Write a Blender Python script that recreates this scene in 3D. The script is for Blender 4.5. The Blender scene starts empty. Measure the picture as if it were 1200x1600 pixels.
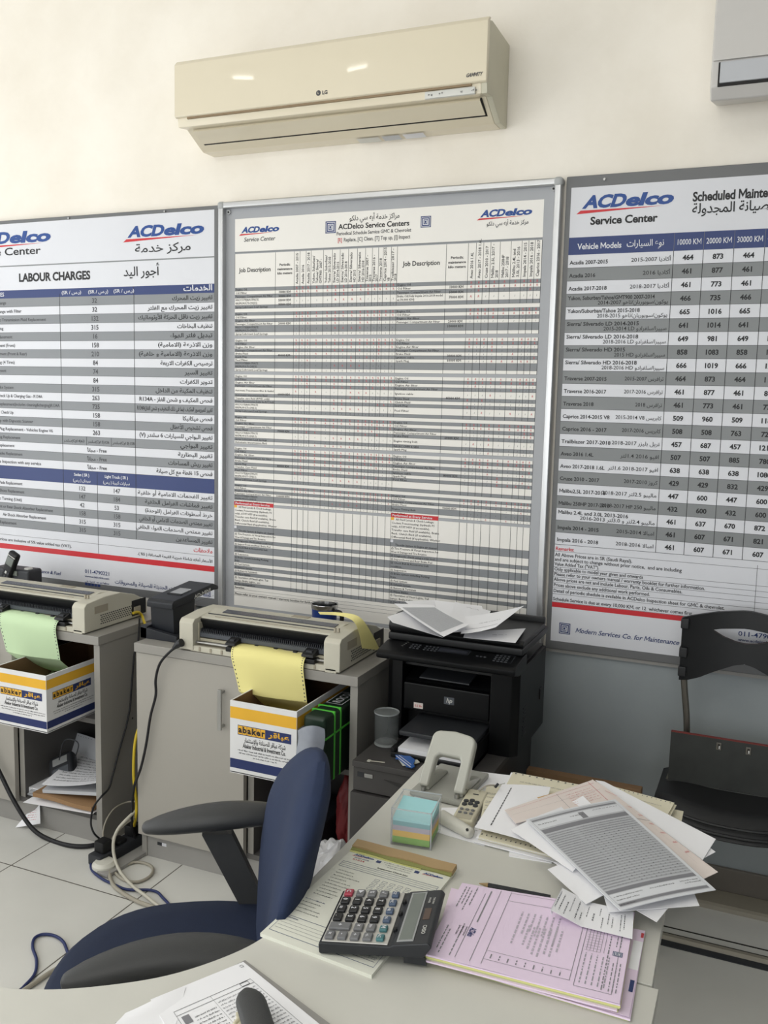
import bpy, bmesh, math, random, re, unicodedata
from mathutils import Vector, Matrix, noise
random.seed(7)
C = bpy.context.scene.collection
SC = bpy.context.scene

# ------------------------------------------------------------------ camera
FPX = 1430.0
YAW, PITCH, ROLL = math.radians(23.22), math.radians(7.118), math.radians(-1.319)
CAM = Vector((0, 0, 1.6))
_cy, _sy = math.cos(YAW), math.sin(YAW)
_f = Vector((-_sy * math.cos(PITCH), _cy * math.cos(PITCH), -math.sin(PITCH)))
_r = Vector((_cy, _sy, 0))
_d = _f.cross(_r)
_c, _s = math.cos(ROLL), math.sin(ROLL)
AXR = _c * _r + _s * _d
AXD = -_s * _r + _c * _d
cd = bpy.data.cameras.new('camera')
cd.sensor_fit = 'VERTICAL'
cd.sensor_height = 32.0
cd.lens = FPX * 32.0 / 1600.0
cd.clip_start = 0.05
cam = bpy.data.objects.new('camera', cd)
C.objects.link(cam)
m = Matrix.Identity(4)
for i in range(3):
    m[i][0], m[i][1], m[i][2], m[i][3] = AXR[i], -AXD[i], -_f[i], CAM[i]
cam.matrix_world = m
SC.camera = cam

# ------------------------------------------------------------------ world, exposure, lights
SC.view_settings.view_transform = 'Standard'
SC.view_settings.look = 'None'
SC.view_settings.gamma = 1.0
SC.view_settings.exposure = -0.72
w = bpy.data.worlds.new('sky'); SC.world = w
w.use_nodes = True
wn = w.node_tree
bg = wn.nodes['Background']
sk = wn.nodes.new('ShaderNodeTexSky')
sk.sky_type = 'HOSEK_WILKIE'
sk.sun_direction = (-0.6, -0.4, 0.7)
wn.links.new(sk.outputs[0], bg.inputs[0])
bg.inputs[1].default_value = 0.6

def area(name, loc, aim, sx, sy, power, col):
    d = bpy.data.lights.new(name, 'AREA'); d.shape = 'RECTANGLE'
    d.size, d.size_y, d.energy, d.color = sx, sy, power, col
    o = bpy.data.objects.new(name, d); C.objects.link(o)
    o.location = loc
    o.rotation_euler = (Vector(aim) - Vector(loc)).to_track_quat('-Z', 'Y').to_euler()
    return o
# daylight through the side window and through the shop front behind the camera
area('window_daylight', (-4.12, 0.75, 1.75), (-1.2, 1.0, 3.0), 3.6, 2.3, 108, (0.97, 0.99, 1.0))
area('shopfront_daylight', (-0.9, -2.92, 1.7), (-1.4, 0.2, 4.6), 4.6, 2.6, 230, (0.97, 0.99, 1.0))

# ------------------------------------------------------------------ pixel rays onto real planes
def ray(x, y):
    return (AXR * ((x - 600) / FPX) + AXD * ((y - 800) / FPX) + _f)
def PZ(x, y, z):
    d = ray(x, y); return CAM + d * ((z - CAM.z) / d.z)
def PY(x, y, yy):
    d = ray(x, y); return CAM + d * ((yy - CAM.y) / d.y)
def PX(x, y, xx):
    d = ray(x, y); return CAM + d * ((xx - CAM.x) / d.x)

# ------------------------------------------------------------------ materials
def lin(c):
    return tuple((v / 12.92 if v <= 0.04045 else ((v + 0.055) / 1.055) ** 2.4) for v in c)
def rgb(r, g, b):
    return lin((r / 255, g / 255, b / 255))
def mat(name, col, rough=0.5, metal=0.0, var=0.06, scale=6.0, bump=0.0, bscale=200.0, coat=0.0, trans=0.0, spec=0.5, alpha=1.0, ior=1.45, sheen=0.0):
    M = bpy.data.materials.new(name); M.use_nodes = True
    nt = M.node_tree; b = nt.nodes['Principled BSDF']
    b.inputs['Roughness'].default_value = rough
    b.inputs['Metallic'].default_value = metal
    b.inputs['Coat Weight'].default_value = coat
    b.inputs['Transmission Weight'].default_value = trans
    b.inputs['Specular IOR Level'].default_value = spec
    b.inputs['Alpha'].default_value = alpha
    b.inputs['IOR'].default_value = ior
    b.inputs['Sheen Weight'].default_value = sheen
    tc = nt.nodes.new('ShaderNodeTexCoord')
    if var > 0:
        n = nt.nodes.new('ShaderNodeTexNoise'); n.inputs['Scale'].default_value = scale
        n.inputs['Detail'].default_value = 5
        r = nt.nodes.new('ShaderNodeMapRange')
        r.inputs[1].default_value = 0.3; r.inputs[2].default_value = 0.7
        r.inputs[3].default_value = 1 - var; r.inputs[4].default_value = 1 + var * 0.6
        h = nt.nodes.new('ShaderNodeVectorMath'); h.operation = 'SCALE'
        h.inputs[0].default_value = col
        nt.links.new(tc.outputs['Object'], n.inputs['Vector'])
        nt.links.new(n.outputs[0], r.inputs[0]); nt.links.new(r.outputs[0], h.inputs['Scale'])
        nt.links.new(h.outputs[0], b.inputs['Base Color'])
    else:
        b.inputs['Base Color'].default_value = (*col, 1)
    if bump > 0:
        n2 = nt.nodes.new('ShaderNodeTexNoise'); n2.inputs['Scale'].default_value = bscale
        n2.inputs['Detail'].default_value = 3
        bp = nt.nodes.new('ShaderNodeBump'); bp.inputs['Strength'].default_value = bump
        bp.inputs['Distance'].default_value = 0.004
        nt.links.new(tc.outputs['Object'], n2.inputs['Vector'])
        nt.links.new(n2.outputs[0], bp.inputs['Height']); nt.links.new(bp.outputs[0], b.inputs['Normal'])
    return M

M = {}
def dm(k, *a, **kw): M[k] = mat(k, *a, **kw)
dm('paper', rgb(244, 244, 247), 0.7, var=0.02)
dm('board_white', rgb(217, 218, 223), 0.35, var=0.015)
dm('board_cream', rgb(235, 232, 226), 0.4, var=0.015)
dm('row_grey', rgb(134, 137, 140), 0.4, var=0.02)
dm('row_dark', rgb(130, 133, 134), 0.4, var=0.02)
dm('pale_grey', rgb(165, 167, 171), 0.4, var=0.02)
dm('board_grey', rgb(108, 109, 110), 0.4, var=0.03)
dm('ink', rgb(28, 28, 30), 0.5, var=0)
dm('ink_soft', rgb(72, 72, 76), 0.5, var=0)
dm('ink_grey', rgb(130, 130, 135), 0.5, var=0)
dm('print_faint', rgb(158, 158, 164), 0.5, var=0)
dm('wall_dark', rgb(96, 98, 100), 0.7)
dm('navy', rgb(38, 56, 110), 0.4, var=0.02)
dm('logo_blue', rgb(28, 70, 140), 0.4, var=0.02)
dm('red', rgb(200, 40, 48), 0.4, var=0.02)
dm('mark_red', rgb(196, 70, 76), 0.5, var=0)
dm('orange', rgb(240, 180, 60), 0.5, var=0)
dm('aluminium', rgb(196, 197, 198), 0.32, 0.75, var=0.05)
dm('plastic_cap', rgb(170, 172, 172), 0.4, var=0.05)
dm('ac_cream', rgb(222, 212, 188), 0.32, var=0.03, scale=2, coat=0.6)
dm('ac_side', rgb(200, 196, 176), 0.35, var=0.05)
dm('ac_grey', rgb(205, 202, 198), 0.3, var=0.03)
dm('ac_brown', rgb(140, 120, 92), 0.5)
dm('black_slot', rgb(22, 20, 20), 0.6, var=0)
dm('silver_label', rgb(205, 205, 200), 0.35, 0.2)
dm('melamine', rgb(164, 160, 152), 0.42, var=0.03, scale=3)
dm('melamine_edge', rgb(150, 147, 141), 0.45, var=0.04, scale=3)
dm('melamine_in', rgb(92, 90, 88), 0.5, var=0.05, scale=3)  # cabinet inside: the shade in there is put into the colour
dm('plinth_grey', rgb(150, 148, 144), 0.5, var=0.05)
dm('steel', rgb(170, 170, 168), 0.3, 0.9, var=0.05)
dm('chrome', rgb(200, 200, 200), 0.15, 1.0, var=0.02)
dm('printer_cream', rgb(196, 192, 176), 0.5, var=0.05, bump=0.15, bscale=600)
dm('printer_dirty', rgb(160, 152, 135), 0.6, var=0.1)
dm('printer_beige', rgb(178, 172, 152), 0.55, var=0.08)
dm('smoke', rgb(70, 72, 80), 0.2, var=0.05)
dm('black', rgb(15, 16, 18), 0.45, var=0.1)
dm('black_gloss', rgb(9, 10, 12), 0.4, var=0.05, spec=0.3)
dm('charcoal', rgb(48, 50, 54), 0.5, var=0.08)
dm('comb_grey', rgb(82, 86, 92), 0.5, var=0.08)
dm('dark_bluegrey', rgb(28, 31, 37), 0.42, var=0.06)
dm('carton_white', rgb(226, 226, 226), 0.7, var=0.04, scale=10)
dm('carton_brown', rgb(128, 100, 72), 0.85, var=0.08, scale=10)
dm('carton_navy', rgb(40, 52, 100), 0.7)
dm('carton_yellow', rgb(232, 178, 52), 0.7)
dm('form_green', rgb(198, 222, 180), 0.75, var=0.03)
dm('form_yellow', rgb(236, 226, 150), 0.75, var=0.03)
dm('desk_top', rgb(208, 207, 199), 0.4, var=0.03, scale=8)
dm('desk_edge', rgb(120, 117, 108), 0.5)
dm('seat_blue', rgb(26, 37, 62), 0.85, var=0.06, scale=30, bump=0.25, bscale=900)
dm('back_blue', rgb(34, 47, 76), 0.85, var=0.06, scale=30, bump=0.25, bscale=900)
dm('arm_black', rgb(58, 59, 60), 0.5, var=0.06, bump=0.1, bscale=500)
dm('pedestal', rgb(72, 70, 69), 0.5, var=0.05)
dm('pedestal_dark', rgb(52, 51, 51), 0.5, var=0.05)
dm('punch_grey', rgb(178, 178, 168), 0.28, var=0.04, coat=0.4)
dm('punch_base', rgb(158, 158, 150), 0.4, var=0.05)
dm('note_blue', rgb(170, 222, 226), 0.8, var=0.02)
dm('note_teal', rgb(130, 178, 182), 0.8, var=0.02)
dm('note_lilac', rgb(186, 178, 190), 0.8, var=0.02)
dm('note_yellow', rgb(232, 192, 92), 0.8, var=0.02)
dm('note_green', rgb(138, 186, 84), 0.8, var=0.02)
dm('remote_cream', rgb(206, 200, 176), 0.4, var=0.04)
dm('off_white', rgb(205, 203, 192), 0.4, var=0.04)
dm('pad_paper', rgb(226, 227, 215), 0.75, var=0.02)
dm('pink', rgb(234, 215, 236), 0.75, var=0.025, scale=12)
dm('pad_yellow', rgb(214, 214, 142), 0.75, var=0.04)
dm('pad_green', rgb(190, 196, 140), 0.75, var=0.05)
dm('tape_brown', rgb(172, 146, 106), 0.6, var=0.08)
dm('tape_olive', rgb(140, 142, 84), 0.6, var=0.08)
dm('calc_black', rgb(40, 42, 46), 0.4, var=0.05)
dm('calc_silver', rgb(196, 194, 188), 0.35, 0.3, var=0.03)
dm('key_black', rgb(24, 25, 28), 0.35, var=0.03)
dm('key_grey', rgb(110, 111, 113), 0.4, var=0.03)
dm('key_blue', rgb(74, 90, 114), 0.4, var=0.03)
dm('key_teal', rgb(66, 114, 118), 0.4, var=0.03)
dm('key_red', rgb(168, 62, 80), 0.4, var=0.03)
dm('lcd', rgb(112, 118, 112), 0.2, var=0.03)
dm('lcd_rim', rgb(150, 152, 152), 0.35, var=0.03)
dm('solar', rgb(84, 66, 56), 0.25, var=0.1)
dm('tan_paper', rgb(228, 217, 211), 0.75, var=0.03)
dm('fan_paper', rgb(226, 220, 196), 0.75, var=0.03)
dm('sheet_grey', rgb(190, 192, 196), 0.5, var=0.03)
dm('sleeve', rgb(222, 224, 228), 0.3, var=0.03, coat=0.25)
dm('envelope', rgb(200, 160, 90), 0.7, var=0.05)
dm('brown_paper', rgb(150, 118, 84), 0.8, var=0.08)
dm('blue_plastic', rgb(48, 92, 160), 0.4, var=0.05)
dm('chair_black', rgb(28, 29, 31), 0.5, var=0.06)
dm('tube_steel', rgb(120, 116, 108), 0.35, 0.8, var=0.08)
dm('case_black', rgb(52, 54, 52), 0.6, var=0.15, scale=20)
dm('case_red', rgb(120, 48, 44), 0.6)
dm('cable_black', rgb(22, 22, 26), 0.5, var=0)
dm('cable_white', rgb(190, 186, 172), 0.5, var=0.05)
dm('cable_grey', rgb(158, 152, 138), 0.5, var=0.05)
dm('cable_blue', rgb(32, 44, 92), 0.45, var=0)
dm('cable_yellow', rgb(206, 180, 44), 0.5, var=0)
dm('green_box', rgb(30, 48, 36), 0.4, var=0.1)
dm('green_line', rgb(90, 200, 70), 0.4, var=0)
dm('bag_white', rgb(176, 176, 178), 0.3, var=0.1, scale=20, coat=0.2)
dm('bag_grey', rgb(150, 155, 166), 0.25, var=0.1, scale=25, coat=0.4)
dm('label_red', rgb(206, 50, 44), 0.4, var=0.02)
dm('dark_red', rgb(104, 22, 26), 0.6, var=0.1)
dm('skirting', rgb(118, 112, 104), 0.5, var=0.1)
dm('stone', rgb(150, 144, 130), 0.4, var=0.08, scale=5)
dm('joint_black', rgb(40, 36, 32), 0.7)
dm('ceiling', rgb(240, 238, 232), 0.8, var=0.02)
dm('side_wall', rgb(232, 229, 222), 0.75, var=0.02)
dm('mirror_blue', rgb(30, 60, 130), 0.35, var=0.05)
dm('glass', (0.25, 0.27, 0.27), 0.05, var=0, alpha=0.16)
dm('glass_edge', (0.55, 0.58, 0.58), 0.05, var=0, alpha=0.5)
dm('acrylic', (0.55, 0.57, 0.58), 0.06, var=0, alpha=0.10)
dm('acrylic_edge', (0.6, 0.62, 0.64), 0.1, var=0, alpha=0.55)

def floor_mat():
    Mt = bpy.data.materials.new('floor_tile'); Mt.use_nodes = True
    nt = Mt.node_tree; b = nt.nodes['Principled BSDF']; L = nt.links.new
    tc = nt.nodes.new('ShaderNodeTexCoord'); sp = nt.nodes.new('ShaderNodeSeparateXYZ')
    L(tc.outputs['Object'], sp.inputs[0])
    T = 0.515
    def grout(sock, off):
        a = nt.nodes.new('ShaderNodeMath'); a.operation = 'ADD'; a.inputs[1].default_value = off
        L(sock, a.inputs[0])
        d = nt.nodes.new('ShaderNodeMath'); d.operation = 'DIVIDE'; d.inputs[1].default_value = T
        L(a.outputs[0], d.inputs[0])
        f = nt.nodes.new('ShaderNodeMath'); f.operation = 'FRACT'; L(d.outputs[0], f.inputs[0])
        c = nt.nodes.new('ShaderNodeMath'); c.operation = 'LESS_THAN'; c.inputs[1].default_value = 0.0085
        L(f.outputs[0], c.inputs[0]); return c.outputs[0]
    gx = grout(sp.outputs[0], 1.775 + T * 20); gy = grout(sp.outputs[1], -2.198 + T * 20)
    mx = nt.nodes.new('ShaderNodeMath'); mx.operation = 'MAXIMUM'; L(gx, mx.inputs[0]); L(gy, mx.inputs[1])
    n = nt.nodes.new('ShaderNodeTexNoise'); n.inputs['Scale'].default_value = 2.2; n.inputs['Detail'].default_value = 6
    L(tc.outputs['Object'], n.inputs['Vector'])
    cr = nt.nodes.new('ShaderNodeValToRGB')
    cr.color_ramp.elements[0].position = 0.3; cr.color_ramp.elements[0].color = (*rgb(204, 203, 197), 1)
    cr.color_ramp.elements[1].position = 0.7; cr.color_ramp.elements[1].color = (*rgb(219, 218, 212), 1)
    L(n.outputs[0], cr.inputs[0])
    mi = nt.nodes.new('ShaderNodeMixRGB'); L(mx.outputs[0], mi.inputs[0]); L(cr.outputs[0], mi.inputs[1])
    mi.inputs[2].default_value = (*rgb(84, 78, 70), 1)
    L(mi.outputs[0], b.inputs['Base Color']); b.inputs['Roughness'].default_value = 0.28
    return Mt
def wall_mat():
    Mt = bpy.data.materials.new('wall_paint'); Mt.use_nodes = True
    nt = Mt.node_tree; b = nt.nodes['Principled BSDF']; L = nt.links.new
    tc = nt.nodes.new('ShaderNodeTexCoord'); sp = nt.nodes.new('ShaderNodeSeparateXYZ')
    L(tc.outputs['Object'], sp.inputs[0])
    n = nt.nodes.new('ShaderNodeTexNoise'); n.inputs['Scale'].default_value = 1.6; n.inputs['Detail'].default_value = 7
    n.inputs['Roughness'].default_value = 0.62
    L(tc.outputs['Object'], n.inputs['Vector'])
    cr = nt.nodes.new('ShaderNodeValToRGB')
    cr.color_ramp.elements[0].position = 0.36; cr.color_ramp.elements[0].color = (*rgb(234, 227, 214), 1)
    cr.color_ramp.elements[1].position = 0.62; cr.color_ramp.elements[1].color = (*rgb(243, 237, 226), 1)
    L(n.outputs[0], cr.inputs[0])
    cg = nt.nodes.new('ShaderNodeValToRGB')
    cg.color_ramp.elements[0].position = 0.35; cg.color_ramp.elements[0].color = (*rgb(150, 157, 160), 1)
    cg.color_ramp.elements[1].position = 0.68; cg.color_ramp.elements[1].color = (*rgb(160, 167, 169), 1)
    L(n.outputs[0], cg.inputs[0])
    gt = nt.nodes.new('ShaderNodeMath'); gt.operation = 'LESS_THAN'; gt.inputs[1].default_value = 0.742
    L(sp.outputs[2], gt.inputs[0])
    mi = nt.nodes.new('ShaderNodeMixRGB'); L(gt.outputs[0], mi.inputs[0]); L(cr.outputs[0], mi.inputs[1]); L(cg.outputs[0], mi.inputs[2])
    L(mi.outputs[0], b.inputs['Base Color']); b.inputs['Roughness'].default_value = 0.6
    n2 = nt.nodes.new('ShaderNodeTexNoise'); n2.inputs['Scale'].default_value = 60
    bp = nt.nodes.new('ShaderNodeBump'); bp.inputs['Strength'].default_value = 0.12; bp.inputs['Distance'].default_value = 0.004
    L(tc.outputs['Object'], n2.inputs['Vector']); L(n2.outputs[0], bp.inputs['Height']); L(bp.outputs[0], b.inputs['Normal'])
    return Mt
M['floor'] = floor_mat(); M['wall'] = wall_mat()

# ------------------------------------------------------------------ mesh builder
class MB:
    def __init__(s): s.V = []; s.F = []; s.K = []; s.mk = 0; s.mats = []
    def mi(s, m):
        if m not in s.mats: s.mats.append(m)
        return s.mats.index(m)
    def add(s, vs, fs, m):
        b = len(s.V); k = s.mi(m)
        s.V.extend(Vector(v) for v in vs)
        for f in fs: s.F.append([b + i for i in f]); s.K.append(k)
    def mark(s): s.mk = len(s.V); return s
    def xf(s, mt):
        for i in range(s.mk, len(s.V)): s.V[i] = mt @ s.V[i]
        return s
    def turn(s, ang, axis, about):
        a = Vector(about)
        return s.xf(Matrix.Translation(a) @ Matrix.Rotation(ang, 4, axis) @ Matrix.Translation(-a))
    def frombm(s, bm, m):
        bm.verts.index_update()
        s.add([v.co.copy() for v in bm.verts], [[v.index for v in f.verts] for f in bm.faces], m); bm.free()
    def box(s, lo, hi, m, r=0.0, seg=2):
        lo, hi = Vector(lo), Vector(hi)
        if r <= 0:
            x0, y0, z0 = lo; x1, y1, z1 = hi
            s.add([(x0,y0,z0),(x1,y0,z0),(x1,y1,z0),(x0,y1,z0),(x0,y0,z1),(x1,y0,z1),(x1,y1,z1),(x0,y1,z1)],
                  [(0,3,2,1),(4,5,6,7),(0,1,5,4),(1,2,6,5),(2,3,7,6),(3,0,4,7)], m)
        else:
            bm = bmesh.new(); bmesh.ops.create_cube(bm, size=1)
            for v in bm.verts: v.co = Vector(((lo[i] + hi[i]) / 2 + v.co[i] * (hi[i] - lo[i]) for i in range(3)))
            bmesh.ops.bevel(bm, geom=bm.edges[:], offset=r, segments=seg, affect='EDGES', profile=0.5)
            s.frombm(bm, m)
        return s
    def prism(s, poly, ax, a, b, m, r=0.0, seg=2):
        """poly in the two other axes (in x,y,z order), extruded along ax from a to b"""
        o = [i for i in range(3) if i != ax]
        bm = bmesh.new()
        def pt(p, t):
            v = [0, 0, 0]; v[o[0]], v[o[1]], v[ax] = p[0], p[1], t; return v
        A = [bm.verts.new(pt(p, a)) for p in poly]; B = [bm.verts.new(pt(p, b)) for p in poly]
        bm.faces.new(A); bm.faces.new(list(reversed(B)))
        n = len(poly)
        for i in range(n): bm.faces.new((A[i], B[i], B[(i+1) % n], A[(i+1) % n]))
        bmesh.ops.recalc_face_normals(bm, faces=bm.faces[:])
        if r > 0:
            bmesh.ops.bevel(bm, geom=bm.edges[:], offset=r, segments=seg, affect='EDGES', profile=0.5)
        s.frombm(bm, m); return s
    def ring(s, pts, rad, m, n=8, cap=True, flat=1.0):
        pts = [Vector(p) for p in pts]; vs = []; fs = []
        up = None; k = len(pts)
        for i, p in enumerate(pts):
            t = (pts[min(i+1, k-1)] - pts[max(i-1, 0)]).normalized()
            if up is None:
                up = Vector((0, 0, 1)) if abs(t.z) < 0.9 else Vector((1, 0, 0))
            x = t.cross(up).normalized(); up = x.cross(t).normalized()
            rr = rad[i] if isinstance(rad, (list, tuple)) else rad
            for j in range(n):
                a = 2 * math.pi * j / n
                vs.append(p + x * (math.cos(a) * rr) + up * (math.sin(a) * rr * flat))
        for i in range(k - 1):
            for j in range(n):
                j2 = (j + 1) % n
                fs.append((i*n+j, i*n+j2, (i+1)*n+j2, (i+1)*n+j))
        if cap:
            fs.append(tuple(reversed(range(n)))); fs.append(tuple(range((k-1)*n, k*n)))
        s.add(vs, fs, m); return s
    def tube(s, pts, rad, m, n=8, sub=6):
        return s.ring(smooth(pts, sub), rad, m, n)
    def cyl(s, a, b, r0, m, r1=None, n=20):
        r1 = r0 if r1 is None else r1
        return s.ring([a, b], [r0, r1], m, n)
    def lathe(s, prof, c, m, n=28):
        vs = []; fs = []; c = Vector(c); k = len(prof)
        for r, z in prof:
            for j in range(n):
                a = 2 * math.pi * j / n
                vs.append(c + Vector((math.cos(a) * r, math.sin(a) * r, z)))
        for i in range(k - 1):
            for j in range(n):
                j2 = (j + 1) % n; fs.append((i*n+j, i*n+j2, (i+1)*n+j2, (i+1)*n+j))
        if prof[0][0] > 1e-5: fs.append(tuple(reversed(range(n))))
        if prof[-1][0] > 1e-5: fs.append(tuple(range((k-1)*n, k*n)))
        s.add(vs, fs, m); return s
    def sheet(s, fn, nu, nv, t, m, m2=None):
        """fn(u,v)->point; a thin solid of thickness t around the surface"""
        g = [[Vector(fn(i / nu, j / nv)) for j in range(nv + 1)] for i in range(nu + 1)]
        top = []; bot = []
        for i in range(nu + 1):
            for j in range(nv + 1):
                a = g[min(i+1, nu)][j] - g[max(i-1, 0)][j]; b = g[i][min(j+1, nv)] - g[i][max(j-1, 0)]
                nn = a.cross(b).normalized()
                top.append(g[i][j] + nn * t / 2); bot.append(g[i][j] - nn * t / 2)
        N = len(top); id = lambda i, j: i * (nv + 1) + j
        fs = []; fb = []
        for i in range(nu):
            for j in range(nv):
                fs.append((id(i,j), id(i+1,j), id(i+1,j+1), id(i,j+1)))
                fb.append((N+id(i,j), N+id(i,j+1), N+id(i+1,j+1), N+id(i+1,j)))
        ed = [(id(i,0), id(i+1,0)) for i in range(nu)] + [(id(nu,j), id(nu,j+1)) for j in range(nv)] + \
             [(id(i+1,nv), id(i,nv)) for i in range(nu)] + [(id(0,j+1), id(0,j)) for j in range(nv)]
        fe = [(a, N+a, N+b, b) for a, b in ed]
        if m2 is None or m2 == m: s.add(top + bot, fs + fb + fe, m)
        else:
            b0 = len(s.V); s.add(top + bot, fs + fe, m); k = s.mi(m2)
            for f in fb: s.F.append([b0 + i for i in f]); s.K.append(k)
        return s
    def build(s, name, parent=None, smooth_ang=35, label=None):
        off = Vector((0, 0, 0))
        if parent is not None: off = Vector(parent['_base'])
        me = bpy.data.meshes.new(name)
        me.from_pydata([tuple(v - off) for v in s.V], [], s.F)
        for k in s.mats: me.materials.append(M[k])
        me.polygons.foreach_set('material_index', s.K)
        bm = bmesh.new(); bm.from_mesh(me)
        bmesh.ops.recalc_face_normals(bm, faces=bm.faces[:]); bm.to_mesh(me); bm.free()
        if smooth_ang:
            me.polygons.foreach_set('use_smooth', [True] * len(me.polygons))
            me.set_sharp_from_angle(angle=math.radians(smooth_ang))
        me.update()
        o = bpy.data.objects.new(name, me); C.objects.link(o)
        if smooth_ang:
            wm = o.modifiers.new('weighted_normal', 'WEIGHTED_NORMAL'); wm.keep_sharp = True
        if parent is not None:
            o.parent = parent
            o['_base'] = off
        if label: o['label'] = label
        return o

def smooth(pts, sub=6):
    pts = [Vector(p) for p in pts]
    if len(pts) < 3: return pts
    out = []
    P = [2 * pts[0] - pts[1]] + pts + [2 * pts[-1] - pts[-2]]
    for i in range(1, len(P) - 2):
        p0, p1, p2, p3 = P[i-1], P[i], P[i+1], P[i+2]
        for k in range(sub):
            t = k / sub
            out.append(0.5 * ((2*p1) + (p2-p0)*t + (2*p0-5*p1+4*p2-p3)*t*t + (3*p1-p0-3*p2+p3)*t**3))
    out.append(pts[-1]); return out

def tag(o, label, cat, group=None, kind=None):
    if label: o['label'] = label
    if cat: o['category'] = cat
    if group: o['group'] = group
    if kind: o['kind'] = kind
    return o
def thing(name, label, cat, base, group=None):
    o = bpy.data.objects.new(name, None); C.objects.link(o)
    o.empty_display_size = 0.05
    o.location = base; o['_base'] = Vector(base)
    return tag(o, label, cat, group)
def solo(mb, name, label, cat, group=None, smooth_ang=35):
    """a thing that is one mesh: origin moved to the middle of its base"""
    lo = [min(v[i] for v in mb.V) for i in range(3)]; hi = [max(v[i] for v in mb.V) for i in range(3)]
    c = Vector(((lo[0]+hi[0])/2, (lo[1]+hi[1])/2, lo[2]))
    mb.V = [v - c for v in mb.V]
    o = mb.build(name, None, smooth_ang); o.location = c; o['_base'] = c
    return tag(o, label, cat, group)
def struct(mb, name, smooth_ang=0):
    o = mb.build(name, None, smooth_ang); o['kind'] = 'structure'; return o

# ------------------------------------------------------------------ lettering
FORMS = {}
for cp in range(0xFE80, 0xFEFD):
    d = unicodedata.decomposition(chr(cp)).split()
    if len(d) >= 2: FORMS.setdefault(''.join(chr(int(x, 16)) for x in d[1:]), {})[d[0][1:-1]] = chr(cp)
def shape_ar(t):
    t2 = []; i = 0
    while i < len(t):
        if t[i] == '\u0644' and i + 1 < len(t) and t[i:i+2] in FORMS: t2.append(t[i:i+2]); i += 2
        else: t2.append(t[i]); i += 1
    out = []
    jn = lambda c: c in FORMS and 'initial' in FORMS[c]
    for i, c in enumerate(t2):
        if c not in FORMS: out.append(c); continue
        prev = i > 0 and jn(t2[i-1]); nxt = i + 1 < len(t2) and t2[i+1] in FORMS and ('final' in FORMS[t2[i+1]])
        f = FORMS[c]
        k = 'medial' if prev and nxt and 'medial' in f else 'final' if prev and 'final' in f else 'initial' if nxt and 'initial' in f else 'isolated'
        out.append(f.get(k, c))
    return out
AR = re.compile('[\u0600-\u06ff]')
def visual(t):
    if not AR.search(t): return list(t)
    toks = re.findall(r'[\u0600-\u06ff]+|[A-Za-z0-9][A-Za-z0-9.,/\-]*|.', t)
    out = []
    for tk in reversed(toks):
        if AR.search(tk): out.extend(reversed(shape_ar(tk)))
        else: out.extend({'(': ')', ')': '('}.get(tk, tk) if len(tk) == 1 else tk)
    return out
GC = {}
def glyph(ch, bold, res):
    k = (ch, bold, res)
    if k in GC: return GC[k]
    def mk(body):
        c = bpy.data.curves.new('glyph', 'FONT'); c.body = body; c.size = 1; c.resolution_u = res; c.offset = bold
        o = bpy.data.objects.new('glyph', c)
        me = bpy.data.meshes.new_from_object(o)
        vs = [(v.co.x, v.co.y) for v in me.vertices]; fs = [tuple(p.vertices) for p in me.polygons]
        bpy.data.objects.remove(o); bpy.data.curves.remove(c); bpy.data.meshes.remove(me)
        return vs, fs
    if ch == 'M' and bold:        # this outline folds over when thickened: draw it as one simple polygon
        a, e, h, st = 0.06 - bold, 0.74 + bold, 0.70 + bold, 0.075 + 2 * bold; mid = (a + e) / 2; g = st * 1.25
        vs = [(a, 0), (a + st, 0), (a + st, h - 1.5 * g), (mid, 0.12 - bold), (e - st, h - 1.5 * g), (e - st, 0), (e, 0), (e, h), (e - st * 1.05, h), (mid, 0.12 + 1.7 * st), (a + st * 1.05, h), (a, h)]
        fs = [(0, 1, 2, 10, 11), (2, 3, 9, 10), (3, 4, 8, 9), (4, 5, 6, 7, 8)]
    else: vs, fs = mk(ch) if ch != ' ' else ([], [])
    bar = GC.get('bar')
    if bar is None: bar = GC['bar'] = max(v[0] for v in mk('|')[0])
    o2 = bpy.data.curves.new('g', 'FONT')
    bpy.data.curves.remove(o2)
    c = bpy.data.curves.new('glyph', 'FONT'); c.body = ch + '|'; c.size = 1; c.resolution_u = 1
    o = bpy.data.objects.new('glyph', c); me = bpy.data.meshes.new_from_object(o)
    adv = max(v.co.x for v in me.vertices) - bar
    bpy.data.objects.remove(o); bpy.data.curves.remove(c); bpy.data.meshes.remove(me)
    GC[k] = (vs, fs, adv); return GC[k]

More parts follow.
